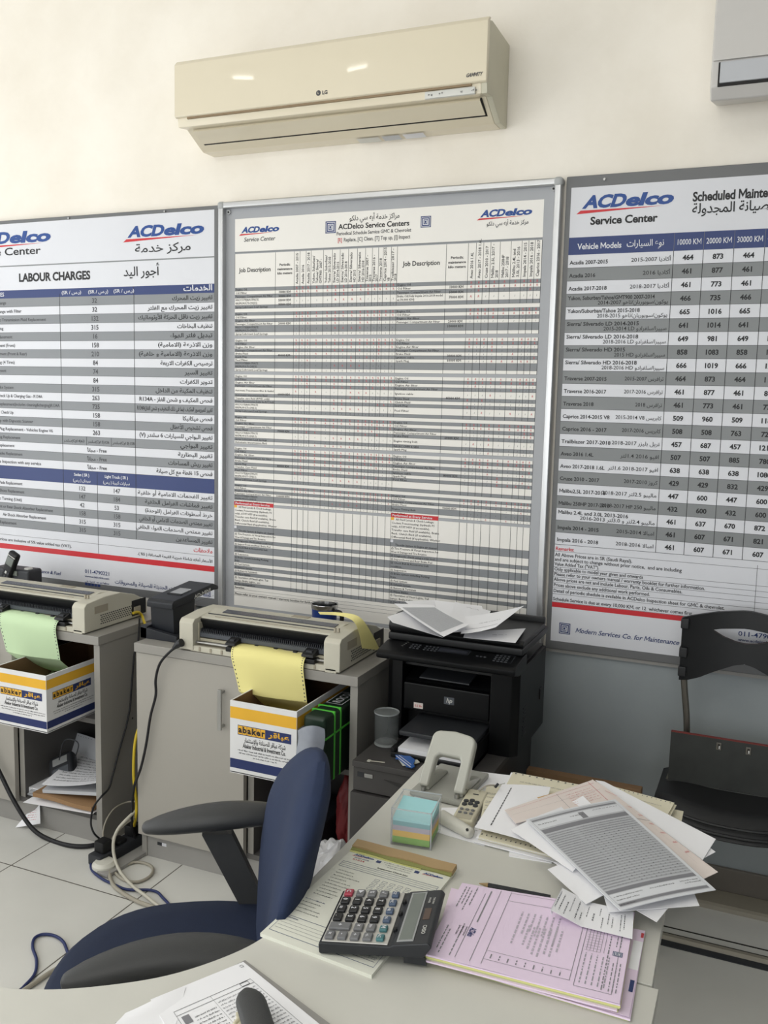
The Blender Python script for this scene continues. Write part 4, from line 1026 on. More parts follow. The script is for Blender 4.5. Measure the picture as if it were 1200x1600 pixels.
# ================================================================== things on the cabinets
def detector():
    t = thing('banknote_detector', 'black lamp-arm banknote checker standing left of the yellow-paper printer', 'banknote checker', (-1.885, 2.6, 0.766))
    b = MB(); b.prism([(2.482, 0.766), (2.482, 0.806), (2.50, 0.81), (2.80, 0.80), (2.80, 0.766)], 0, -1.962, -1.935, 'dark_bluegrey', 0.002)
    b.prism([(-1.962, 0.766), (-1.962, 0.806), (-1.812, 0.788), (-1.812, 0.766)], 1, 2.482, 2.50, 'dark_bluegrey', 0.002)
    b.box((-1.945, 2.49, 0.766), (-1.812, 2.80, 0.782), 'dark_bluegrey', 0.002); b.build('base', t)
    b = MB(); b.prism([(2.515, 0.77), (2.508, 0.88), (2.64, 0.895), (2.625, 0.77)], 0, -1.94, -1.845, 'dark_bluegrey', 0.004); b.build('column', t)
    b = MB(); b.prism([(2.495, 0.873), (2.495, 0.893), (2.506, 0.902), (2.74, 0.921), (2.772, 0.908), (2.775, 0.894), (2.74, 0.896)], 0, -1.945, -1.838, 'dark_bluegrey', 0.004)
    b.box((-1.8382, 2.51, 0.876), (-1.8372, 2.74, 0.8765), 'black'); hd = b.build('lamp_hood', t)
    b = MB(); b.prism([(2.58, 0.9085), (2.58, 0.911), (2.64, 0.916), (2.64, 0.9135)], 0, -1.91, -1.862, 'pale_grey'); b.prism([(2.57, 0.9065), (2.57, 0.9095), (2.58, 0.9105), (2.58, 0.9075)], 0, -1.915, -1.857, 'black'); h = b.build('viewing_window', t); h.parent = hd
    p = Print(); p.text('AD-MINI', 0, 0, 0.013, 'silver_label', 'l', 0.10, bold=0.03)
    h = p.build('lettering', t, lambda u, v, l: (-1.8378 + l, 2.62 + u, 0.888 + v + u * 0.08)); h.parent = hd
detector()
def mug():
    cx, cy = -1.462, 2.885
    t = thing('travel_mug', 'steel and blue mug behind the yellow-paper printer', 'mug', (cx, cy, 0.766))
    b = MB(); b.lathe([(0.0, 0.766), (0.036, 0.766), (0.043, 0.78), (0.046, 0.84), (0.046, 0.842), (0.0, 0.842)], (cx, cy, 0), 'mirror_blue'); b.build('body', t)
    b = MB(); b.lathe([(0.046, 0.842), (0.048, 0.844), (0.05, 0.858), (0.049, 0.861), (0.046, 0.858), (0.042, 0.80), (0.0, 0.795)], (cx, cy, 0), 'chrome'); b.build('steel_liner', t)
    b = MB(); b.tube([(cx + 0.04, cy - 0.01, 0.836), (cx + 0.068, cy - 0.014, 0.838), (cx + 0.078, cy - 0.016, 0.82), (cx + 0.07, cy - 0.014, 0.795), (cx + 0.042, cy - 0.01, 0.79)], 0.008, 'black', 8); b.build('handle', t)
mug()
def phone():
    t = thing('cordless_phone', 'black cordless phone leaning in its base behind the green-paper printer', 'telephone', (-2.88, 2.86, 0.766))
    b = MB(); b.box((-2.99, 2.82, 0.766), (-2.79, 2.90, 0.862), 'charcoal', 0.012, 3); b.box((-2.905, 2.816, 0.835), (-2.85, 2.822, 0.855), 'lcd'); b.lathe([(0, 0.0), (0.018, 0.0), (0.016, 0.006), (0, 0.008)], (-2.82, 2.85, 0.8605), 'silver_label', 16); b.build('charging_base', t)
    b = MB(); b.mark(); b.box((-2.925, 2.80, 0.765), (-2.875, 2.828, 0.935), 'black', 0.010, 3)
    b.box((-2.918, 2.7985, 0.875), (-2.882, 2.803, 0.912), 'lcd', 0.002); b.box((-2.92, 2.798, 0.916), (-2.88, 2.802, 0.919), 'silver_label')
    for r_ in range(3):
        for c_ in range(3): b.box((-2.919 + c_ * 0.014, 2.798, 0.80 + r_ * 0.018), (-2.909 + c_ * 0.014, 2.803, 0.812 + r_ * 0.018), 'silver_label' if r_ == 2 and c_ == 1 else 'charcoal', 0.002)
    b.turn(math.radians(26), 'Y', (-2.90, 2.81, 0.80)); b.xf(Matrix.Translation((-0.012, 0, 0.012))); b.build('handset', t)
phone()

# ================================================================== black laser printer
def hp():
    x0, x1, yf, yb, z0 = -1.068, -0.648, 2.535, 2.87, 0.553
    t = thing('laser_printer', 'black multifunction laser printer on the dark grey pedestal, loose papers on top', 'printer', ((x0+x1)/2, 2.7, z0))
    b = MB()
    b.prism([(x0, yf + 0.02), (x0 + 0.02, yf), (x0 + 0.055, yf), (x0 + 0.055, yb), (x0, yb)], 2, z0, 0.815, 'black_gloss', 0.003)
    b.prism([(x1, yf + 0.02), (x1 - 0.02, yf), (x1 - 0.085, yf), (x1 - 0.085, yb), (x1, yb)], 2, z0, 0.815, 'black_gloss', 0.003)
    b.box((x0 + 0.04, yf + 0.06, z0), (x1 - 0.07, yb, 0.70), 'black'); b.box((x0 + 0.04, yf + 0.2, 0.70), (x1 - 0.07, yb, 0.815), 'black')
    b.box((x0 + 0.01, 2.56, 0.785), (x1 - 0.01, yb, 0.82), 'black'); b.build('body', t)
    b = MB(); b.box((x0 + 0.057, yf + 0.004, 0.648), (x1 - 0.087, yf + 0.07, 0.735), 'black_gloss', 0.006); d = b.build('front_door', t)
    p = Print(); cx = PY(701, 1096, yf).x; cz = PY(701, 1096, yf).z
    p.rect(cx - 0.016, cz - 0.011, cx + 0.016, cz + 0.012, 'comb_grey', 1); p.text('hp', cx, cz - 0.005, 0.014, 'silver_label', 'c', bold=0.02, shear=0.25, lay=2)
    h = p.build('badge', t, wallfn(yf + 0.0035)); h.parent = d; p = Print()
    q = PY(653, 1103, yf); p.rect(q.x - 0.015, q.z - 0.009, q.x + 0.015, q.z + 0.009, 'tan_paper', 1); p.text('0.2 8x', q.x, q.z - 0.004, 0.007, 'mark_red', 'c', lay=2)
    h = p.build('price_sticker', t, wallfn(yf + 0.0035)); h.parent = d
    b = MB(); b.prism([(yf + 0.02, 0.735), (yf + 0.01, 0.742), (yf + 0.2, 0.775), (yf + 0.2, 0.765)], 0, x0 + 0.06, x1 - 0.09, 'black'); b.prism([(yf + 0.005, 0.752), (yf + 0.005, 0.757), (yf + 0.12, 0.772), (yf + 0.12, 0.766)], 0, -0.96, -0.80, 'charcoal', 0.002); b.build('output_tray', t)
    # input tray sticking out in front
    b = MB(); b.box((-0.985, 2.385, z0), (-0.735, yf + 0.06, z0 + 0.016), 'black', 0.003); b.box((-0.985, 2.385, z0 + 0.016), (-0.973, yf + 0.05, z0 + 0.03), 'black', 0.002); b.box((-0.75, 2.385, z0), (-0.735, yf + 0.05, z0 + 0.06), 'black', 0.003)
    b.build('input_tray', t)
    b = MB(); b.box((-0.975, 2.42, z0 + 0.056), (-0.742, yf + 0.06, z0 + 0.072), 'charcoal', 0.005); b.build('tray_cover', t)
    # control panel shelf
    b = MB(); b.prism([(2.465, 0.822), (2.462, 0.838), (2.475, 0.845), (2.548, 0.857), (2.60, 0.857), (2.60, 0.805), (2.52, 0.808)], 0, x0 - 0.006, x1 + 0.006, 'black_gloss', 0.005); pan = b.build('control_panel', t)
    sl = (0.862 - 0.845) / (2.58 - 2.475)
    fp = lambda u, v, l: (u, v, 0.8455 + (v - 2.475) * sl + l)
    p = Print()
    for i in range(5): p.text('-o', x0 + 0.055 + 0.002 * i, 2.515 + i * 0.010, 0.006, 'silver_label')
    h = p.build('indicator_marks', t, fp); h.parent = pan; p = Print()
    p.frame(-0.90, 2.515, -0.80, 2.545, 0.002, 'comb_grey', 2); p.rect(-0.895, 2.52, -0.805, 2.54, 'smoke', 1)
    h = p.build('panel_screen', t, fp); h.parent = pan; p = Print()
    p.frame(-0.705, 2.50, -0.665, 2.55, 0.0012, 'comb_grey', 2)
    h = p.build('panel_markings', t, fp); h.parent = pan
    for gx, gy, n, m_ in ((-0.985, 2.51, 3, 3), (-0.94, 2.51, 4, 3), (-0.775, 2.515, 3, 1), (-0.72, 2.50, 4, 4)):
        b = MB()
        for i in range(n):
            for j in range(m_):
                xx, yy = gx + i * 0.0115, gy + j * 0.0125; zz = 0.8455 + (yy - 2.475) * sl
                b.box((xx, yy, zz - 0.001), (xx + 0.0085, yy + 0.008, zz + 0.0028), 'charcoal', 0.001, 1)
        h = b.build('key_block', t); h.parent = pan; h['label'] = 'small black keys'
    # scanner lid, document feeder
    b = MB(); b.box((x0 - 0.004, 2.552, 0.858), (x1 + 0.004, yb, 0.882), 'black', 0.006); b.build('scanner_lid', t)
    b = MB(); b.prism([(2.562, 0.880), (2.555, 0.902), (2.565, 0.921), (2.62, 0.929), (2.80, 0.924), (2.85, 0.90), (2.85, 0.880)], 0, x0 - 0.006, x0 + 0.12, 'black', 0.008, 3)
    b.prism([(2.565, 0.880), (2.56, 0.892), (2.575, 0.899), (2.83, 0.899), (2.84, 0.880)], 0, x0 + 0.115, x1 + 0.002, 'black', 0.004); b.box((x0 + 0.14, 2.83, 0.89), (x1, 2.85, 0.915), 'black', 0.004); b.build('document_feeder', t)
    b = MB()
    for k in range(7): b.box((x1 - 0.001, 2.60 + 0.005 * (k % 2), 0.60 + k * 0.014), (x1 + 0.0015, 2.64, 0.604 + k * 0.014), 'charcoal')
    b.build('side_vent', t); b = MB(); b.box((x1 - 0.002, 2.80, 0.655), (x1 + 0.004, 2.83, 0.69), 'black', 0.002); b.build('side_latch', t)
hp()
b = MB(); b.box((-0.965, 2.395, 0.5695), (-0.765, 2.52, 0.583), 'paper'); solo(b, 'paper_stack', 'white paper loaded in the black printer\'s low input tray', 'paper')

def quad(c, name, label, cat, m, t=0.0006, curl=0.0, curlv=0.0, group=None, art=None, nu=10, nv=10, m2=None, fold=None):
    """a sheet through four corner points: c[0]=tl c[1]=tr c[2]=br c[3]=bl"""
    c = [Vector(q) for q in c]
    def fn(u, v):
        p = c[3].lerp(c[2], u).lerp(c[0].lerp(c[1], u), v)
        z = curl * (2 * u - 1) ** 2 + curlv * (2 * v - 1) ** 2
        if fold: z += fold(u, v)
        return p + Vector((0, 0, z))
    b = MB(); b.sheet(fn, nu, nv, t, m, m2)
    if art:
        p = Print(14); art(p)
        p.into(b, lambda u, v, l: fn(u, v) + Vector((0, 0, t / 2 + 0.0002 + l)), 0.00012)
    return solo(b, name, label, cat, group)

# loose papers on top of the black printer
z5 = lambda x, y: (540 + x / 3.75, 920 + y / 3.75)
def on(pts, zs): return [PZ(*z5(*p), z + (0.012 if z > 0.9086 or len(pts) > 4 else 0.0)) for p, z in zip(pts, zs)]
def gtxt(u0, u1, v0, v1, n, m='ink_grey'):
    def f(p):
        for i in range(n): p.scribble(u0, u1, v0 + (v1 - v0) * i / n, 0.45 * (v1 - v0) / n, m, 2)
    return f
quad(on([(245, 165), (360, 125), (570, 285), (275, 197)], (0.928, 0.93, 0.906, 0.928)), 'paper_sheet', 'white sheet lowest in the loose pile on the black printer', 'paper', 'paper', group=None)
quad(on([(345, 72), (520, 66), (770, 230), (560, 235)], (0.932, 0.93, 0.906, 0.912)), 'paper_sheet', 'white sheet at the back left of the pile on the black printer', 'paper', 'paper')
quad(on([(517, 66), (798, 101), (844, 235), (587, 259)], (0.934, 0.93, 0.912, 0.908)), 'paper_sheet', 'broad white sheet under the middle of the pile on the black printer', 'paper', 'paper')
quad(on([(640, 76), (850, 130), (800, 245), (600, 215)], (0.935, 0.925, 0.914, 0.918)), 'paper_sheet', 'white sheet whose raised top corner shows at the pile\'s middle on the black printer', 'paper', 'paper', art=gtxt(0.35, 0.7, 0.88, 0.93, 1))
quad(on([(700, 170), (1043, 108), (880, 232), (675, 270)], (0.925, 0.952, 0.93, 0.91)), 'paper_sheet', 'white sheet curling up at the right end of the pile on the black printer', 'paper', 'paper', curl=0.004, art=lambda p: (p.hl(0.08, 0.9, 0.2, 0.012, 'ink_grey'), p.scribble(0.35, 0.8, 0.45, 0.03, 'ink_soft')))
def grey_form(p):
    p.rect(0.07, 0.10, 0.94, 0.88, 'sheet_grey', 1)
    for i in range(24): p.scribble(0.09, 0.92, 0.12 + i * 0.031, 0.014, 'print_faint', 2)
quad(on([(285, 92), (510, 100), (725, 215), (575, 287)], (0.946, 0.946, 0.930, 0.926)), 'printed_form', 'grey-printed form lying uppermost on the black printer\'s loose pile', 'paper', 'paper', curlv=0.003, art=grey_form)
quad(on([(700, 255), (1055, 232), (995, 317), (690, 285)], (0.902, 0.908, 0.908, 0.9025)), 'paper_sheet', 'white sheet waiting in the black printer\'s document feeder', 'paper', 'paper', art=lambda p: p.scribble(0.5, 0.75, 0.5, 0.05, 'ink_grey'))

# glass, blue trinket and card on the pedestal
b = MB(); b.lathe([(0.0, 0.5535), (0.034, 0.5535), (0.0365, 0.557), (0.0385, 0.655), (0.0372, 0.6565), (0.036, 0.655), (0.034, 0.563), (0.0, 0.561)], (-1.035, 2.47, 0), 'glass', 32); b.lathe([(0.0386, 0.654), (0.0387, 0.657), (0.0365, 0.657), (0.036, 0.654)], (-1.035, 2.47, 0), 'glass_edge', 32); b.lathe([(0.033, 0.5535), (0.0367, 0.556), (0.0366, 0.559), (0.0335, 0.562)], (-1.035, 2.47, 0), 'glass_edge', 32); solo(b, 'drinking_glass', 'clear empty drinking glass on the pedestal left of the black printer', 'glass')
b = MB()
car = [(-0.052, 0.0), (-0.05, 0.012), (-0.03, 0.016), (-0.014, 0.03), (0.018, 0.03), (0.034, 0.015), (0.05, 0.011), (0.052, 0.0), (0.04, -0.004), (0.033, -0.010), (0.026, -0.004), (-0.024, -0.004), (-0.031, -0.010), (-0.038, -0.004)]
b.mark(); b.prism(car, 2, 0, 0.003, 'blue_plastic', 0.0008); b.add([(-0.045, -0.002, 0.0033), (0.045, -0.002, 0.0033), (0.045, 0.001, 0.0033), (-0.045, 0.001, 0.0033)], [(0, 1, 2, 3)], 'board_white')
b.add([(-0.04, 0.006, 0.0033), (0.035, 0.006, 0.0033), (0.035, 0.008, 0.0033), (-0.04, 0.008, 0.0033)], [(0, 1, 2, 3)], 'board_white')
b.xf(Matrix.Translation((-0.93, 2.352, 0.5595)) @ Matrix.Rotation(math.radians(-40), 4, 'Z') @ Matrix.Rotation(math.radians(12), 4, 'X')); solo(b, 'air_freshener', 'flat blue car-shaped air freshener on the dark grey pedestal', 'air freshener')
quad([PZ(*z5(*p), z) for p, z in (((285, 968), 0.556), ((400, 990), 0.5565), ((435, 1022), 0.557), ((335, 1043), 0.556))], 'paper_card', 'pale green card lying beside the blue air freshener', 'card', 'pad_paper', 0.0008, curl=0.003, art=lambda p: (p.scribble(0.2, 0.8, 0.5, 0.05, 'ink_grey'), p.scribble(0.2, 0.7, 0.65, 0.05, 'ink_grey')))
b = MB(); b.tube([PZ(*z5(130, 1008), 0.556), PZ(*z5(180, 1012), 0.556), PZ(*z5(230, 1018), 0.556)], 0.0015, 'cable_white', 6); b.mark(); b.box(PZ(*z5(125, 1012), 0.5545), PZ(*z5(150, 1008), 0.5545) + Vector((0, 0, 0.003)), 'off_white'); solo(b, 'white_string', 'short white string lying left of the blue air freshener', 'string')

# ================================================================== stuff inside the cabinets and on the floor between them
def ring_binder():
    t = thing('paper_ream', 'dark green ream pack with bright green lines, right of the abaker carton', 'paper pack', (-1.19, 2.55, 0.452))
    b = MB(); b.mark(); b.box((-1.232, 2.30, 0.4535), (-1.158, 2.74, 0.668), 'green_box', 0.012, 3)
    for y in (2.36, 2.40): b.box((-1.2335, y, 0.46), (-1.1565, y + 0.008, 0.6695), 'green_line', 0.001)
    b.box((-1.2335, 2.302, 0.60), (-1.1565, 2.738, 0.606), 'green_line', 0.001); b.build('wrapper', t)
    p = Print(); p.text('ROCO', 0.0, 0.0, 0.028, 'board_white', 'l', 0.09, bold=0.02); p.frame(-0.01, -0.012, 0.10, 0.04, 0.003, 'board_white', 3)
    p.build('lettering', t, lambda u, v, l: (-1.19 - v + 0.01, 2.44 + u, 0.6685 + l))
    p = Print(); p.text('Premium', 0.13, 0.0, 0.016, 'board_white', 'l', 0.12, shear=0.2); p.build('small_lettering', t, lambda u, v, l: (-1.19 - v + 0.01, 2.44 + u, 0.6685 + l))
    b = MB(); b.sheet(lambda u, v: (-1.242 + 0.088 * u + 0.004 * math.sin(9 * v), 2.286 - 0.03 * math.sin(3.1 * u) * (1 + 0.3 * math.sin(7 * v + 3 * u)) * (1 - 0.5 * v), 0.458 + (0.165 + 0.03 * math.sin(2.4 * u)) * v), 16, 16, 0.001, 'bag_grey'); b.build('plastic_wrap', t)
ring_binder()
def blob(name, label, cat, c, s, m, seed, amp, extra=None, cut=0.0):
    bm = bmesh.new(); bmesh.ops.create_icosphere(bm, subdivisions=5, radius=1)
    b = MB()
    for v in bm.verts:
        n = v.co.normalized(); k = 1 + amp * (noise.noise(n * 2.2 + Vector((seed, 0, 0))) + 0.6 * abs(noise.noise(n * 5 + Vector((0, seed, 0)))) - 0.2)
        q = Vector((n.x * s[0], n.y * s[1], n.z * s[2])) * k
        q.z = max(q.z, -s[2] * 0.92)
        v.co = Vector(c) + q
    b.frombm(bm, m); return b
t = thing('plastic_bag', 'crumpled white plastic bag with red label on the floor behind the blue chair', 'bag', (-1.0, 2.18, 0))
b = blob('', '', '', (-1.03, 2.12, 0.19), (0.13, 0.13, 0.2), 'bag_white', 3.1, 0.16); b.build('bag', t, 25)
b = MB(); qq = [PY(*p, 1.98) for p in ((485, 1372), (503, 1380), (492, 1394), (472, 1384))]
b.sheet(lambda u, v: qq[3].lerp(qq[2], u).lerp(qq[0].lerp(qq[1], u), v), 4, 4, 0.002, 'label_red'); b.build('red_label', t)
p = Print()
for k in range(5): p.ring = None
del p
b = blob('', '', '', (-1.2, 2.62, 0.245), (0.055, 0.1, 0.155), 'dark_red', 8.4, 0.12); solo(b, 'red_bag', 'dark red bundle on the lower shelf right of the blue chair back', 'bag')
b = MB(); b.box((-1.46, 2.5, 0.104), (-1.29, 2.75, 0.2), 'charcoal', 0.01); b.box((-1.44, 2.498, 0.19), (-1.31, 2.52, 0.203), 'note_lilac', 0.002); solo(b, 'document_box', 'dark box with violet strip on the lower shelf behind the chair armrest', 'box')

# contents of the left cabinet
z2 = lambda x, y: (x / 4, 1080 + y / 4)
def lsheet(pts, ys, name, label, m, **k):
    return quad([PY(*z2(*p), y) for p, y in zip(pts, ys)], name, label, 'paper', m, **k)
def flatp(pts, z, name, label, m, **k):
    return quad([PZ(*z2(*p), z) for p in pts], name, label, 'paper', m, **k)
b = MB(); b.mark(); b.box((-2.47, 2.47, 0.1035), (-2.15, 2.92, 0.135), 'paper', 0.001)
for k in range(5): b.box((-2.47 + 0.004 * k, 2.462 - 0.003 * (k % 2), 0.1075 + k * 0.0055), (-2.16, 2.5, 0.110 + k * 0.0055), 'sheet_grey')
solo(b, 'paper_stack', 'flat paper stack at the bottom of the left cabinet', 'paper')
b = MB(); b.sheet(lambda u, v: (-2.40 + 0.27 * u, 2.418 + 0.2 * v, 0.146 - 0.006 * (1 - v) + 0.003 * math.sin(6 * u) * (1 - v)), 12, 8, 0.016, 'brown_paper'); solo(b, 'brown_envelope', 'thick brown padded envelope on the left cabinet\'s bottom shelf', 'envelope')
quad([(-2.40, 2.62, 0.139), (-2.13, 2.60, 0.139), (-2.125, 2.415, 0.136), (-2.43, 2.40, 0.112)], 'paper_sheet', 'white sheet drooping under the brown envelope in the left cabinet', 'paper', 'paper', fold=lambda u, v: -0.012 * (1 - v) * u)
quad([PY(130, 1300, 2.42).lerp(PY(60, 1250, 2.5), 1), PY(62, 1252, 2.45), PY(63, 1287, 2.425), PY(24, 1293, 2.41)], 'paper_sheet', 'white pink-printed sheet slipping out of the left cabinet\'s bottom', 'paper', 'paper', art=gtxt(0.2, 0.8, 0.2, 0.8, 6, 'mark_red'))
quad([(-2.45, 2.80, 0.20), (-2.14, 2.78, 0.20), (-2.125, 2.44, 0.222), (-2.36, 2.42, 0.178)], 'listing_paper', 'ruled white listing paper lying over the stack in the left cabinet', 'paper', 'paper', curl=0.008, art=gtxt(0.1, 0.9, 0.1, 0.9, 14))
quad([(-2.47, 2.80, 0.166), (-2.16, 2.80, 0.166), (-2.135, 2.45, 0.182), (-2.36, 2.425, 0.158)], 'paper_folder', 'pale blue-grey folder under the listing paper in the left cabinet', 'folder', 'sheet_grey', 0.012)
quad([PY(*z2(300, 235), 2.78), PY(*z2(600, 300), 2.7), PY(*z2(610, 520), 2.62), PY(*z2(210, 520), 2.70)], 'listing_paper', 'grey punched listing sheet standing at the back of the left cabinet', 'paper', 'sheet_grey', fold=lambda u, v: 0.01 * math.sin(3 * u), art=lambda p: [p.rect(0.35 + 0.05 * k, 0.92, 0.36 + 0.05 * k, 0.94, 'ink', 2) for k in range(12)])
t = thing('card_reader', 'black hand-sized card terminal lying on papers in the left cabinet', 'card terminal', PY(98, 1205, 2.58))
b = MB(); b.mark(); b.box((-0.05, -0.022, -0.06), (0.05, 0.022, 0.06), 'charcoal', 0.014, 3); b.box((-0.034, -0.0235, -0.048), (0.034, -0.02, 0.0), 'comb_grey', 0.004); b.box((-0.03, -0.0235, 0.014), (0.03, -0.021, 0.044), 'lcd_rim', 0.002)
b.xf(Matrix.Translation(PY(99, 1203, 2.56)) @ Matrix.Rotation(math.radians(-28), 4, 'Y') @ Matrix.Rotation(math.radians(24), 4, 'Z') @ Matrix.Rotation(math.radians(-40), 4, 'X')); b.build('body', t)
b = MB(); pts = [PY(*z2(*p), 2.545) for p in ((370, 430), (395, 320), (440, 300), (490, 330), (470, 420))]; b.tube(pts, 0.0022, 'charcoal', 6); b.build('wire_loop', t)

# ------------------------------------------------------------------ cables
def cable(name, label, pts, r, m, grp=None):
    b = MB(); b.tube(pts, r, m, 10, 8); o = solo(b, name, label, 'cable', grp, 60)
def fl(px, z=0.006): return [PZ(x, y, z) for x, y in px]
z1 = lambda x, y: (x / 5, 840 + y / 5)
cable('power_cable', 'thick black cable sagging in front of the left cabinet', [(-2.845, 2.66, 0.776), (-2.84, 2.50, 0.776), (-2.835, 2.425, 0.772), (-2.82, 2.402, 0.74), (-2.75, 2.40, 0.56), (-2.66, 2.40, 0.39), PY(0, 1208, 2.40), PY(22, 1252, 2.39), PY(50, 1294, 2.385), PY(80, 1313, 2.385)] + fl([(115, 1322), (148, 1320), (172, 1306)], 0.009), 0.008, 'cable_black')
cable('power_cable', 'thin black cable running down the left cabinet\'s right side', [PX(*p, -2.082) for p in ((218, 966), (216, 1000), (210, 1022), (205, 1080), (203, 1106), (197, 1135), (187, 1170), (176, 1212), (170, 1232))] + [PY(158, 1245, 2.405), PY(146, 1262, 2.40), PY(142, 1285, 2.40), PY(147, 1302, 2.40)] + fl([(160, 1314)], 0.03), 0.0035, 'cable_black')
z3 = lambda x, y: (200 + x / 3, 880 + y / 3)
cable('power_cable', 'black plug cable hanging in front of the middle cabinet door', [PY(*z3(*p), y) for p, y in (((235, 390), 2.405), ((200, 412), 2.395), ((150, 470), 2.40), ((130, 545), 2.405), ((130, 620), 2.41), ((105, 720), 2.41), ((85, 850), 2.41), ((60, 960), 2.41), ((32, 1035), 2.405), ((25, 1080), 2.42))] + [PX(*p, -1.975) for p in ((207, 1255), (206, 1290))] + fl([(212, 1312)], 0.03), 0.0045, 'cable_black')
b = MB(); b.ring([PY(284, 1004, 2.40), PY(279, 1006, 2.40), PY(271, 1013, 2.397)], [0.014, 0.013, 0.006], 'cable_black', 10); solo(b, 'power_plug', 'black plug in the left end of the yellow-paper printer', 'plug')
cable('network_cable', 'yellow cable drooping from the green-paper printer\'s rear socket', [PX(*z1(*p), -2.14) for p in ((1040, 590), (1080, 582), (1110, 610))] + [PX(*z1(*p), -2.06) for p in ((1140, 685),)] + [PX(*p, -1.97) for p in ((246, 1000), (244, 1050), (232, 1110), (216, 1140), (210, 1170), (209, 1215), (213, 1250), (212, 1278))] + fl([(206, 1305)], 0.02), 0.005, 'cable_yellow')
cable('network_cable', 'white cable bending from the cabinet gap to the blue chair', [PX(213, 1266, -1.97), PX(196, 1282, -1.98), PX(183, 1298, -2.0)] + [PZ(177, 1318, 0.07), PZ(179, 1340, 0.035)] + fl([(188, 1362), (207, 1384), (228, 1400), (252, 1418), (300, 1440)], 0.012), 0.0055, 'cable_white')
cable('network_cable', 'grey cable coiled in a loop beside the black power strip', [PX(214, 1275, -1.97), PX(192, 1290, -1.99), PZ(176, 1312, 0.06), PZ(171, 1338, 0.02)] + fl([(176, 1358), (192, 1374), (214, 1378), (233, 1370), (239, 1358), (230, 1350), (212, 1347), (196, 1352)]), 0.005, 'cable_grey')
cable('network_cable', 'grey cable bundle running under the blue chair to the desk', fl([(175, 1352), (171, 1366), (178, 1384), (196, 1398), (214, 1408), (260, 1430), (250, 1470), (160, 1485), (92, 1512), (60, 1532), (30, 1552)], 0.008), 0.0065, 'cable_grey')
cable('network_cable', 'dark blue cable curling on the tiles left of the blue seat', fl([(168, 1312), (152, 1326), (144, 1342), (143, 1358), (158, 1372), (178, 1382), (200, 1390), (236, 1391), (252, 1400), (265, 1430), (200, 1490), (125, 1520), (107, 1490), (99, 1472), (85, 1462), (67, 1460), (54, 1466), (51, 1480), (57, 1500), (54, 1522), (36, 1543), (10, 1570)], 0.006), 0.0045, 'cable_blue')
cable('network_cable', 'thin grey cable arching against the left cabinet\'s side', [PX(212, 1252, -2.04), PX(196, 1254, -2.07), PX(178, 1264, -2.08), PX(166, 1282, -2.082), PX(161, 1302, -2.08), PX(163, 1318, -2.06)], 0.003, 'cable_grey')
b = MB(); cc = PZ(193, 1320, 0.0)
b.mark(); b.box((-0.03, -0.19, 0.0), (0.03, 0.19, 0.04), 'charcoal', 0.006)
for k in range(5): b.box((-0.022, -0.17 + k * 0.07, 0.04), (0.022, -0.125 + k * 0.07, 0.055 if k % 2 else 0.08), 'black', 0.006)
b.xf(Matrix.Translation((-2.01, 2.50, 0.0)) @ Matrix.Rotation(math.radians(-6), 4, 'Z')); solo(b, 'power_strip', 'black multi-socket power strip with plugs, in the gap between the cabinets', 'power strip')
b = MB(); b.mark(); b.box((-0.025, -0.2, 0.0), (0.025, 0.17, 0.014), 'plinth_grey', 0.004); b.xf(Matrix.Translation((-1.945, 2.47, 0)) @ Matrix.Rotation(math.radians(-5), 4, 'Z')); solo(b, 'cable_duct', 'flat grey cable duct on the floor beside the black power strip', 'cable duct')
b = MB(); b.lathe([(0.0, 0.0), (0.034, 0.0), (0.04, 0.008), (0.04, 0.02), (0.03, 0.03), (0.0, 0.033)], PZ(163, 1358, 0), 'off_white', 24); solo(b, 'cable_reel', 'small round off-white cable box on the tiles before the power strip', 'cable box')

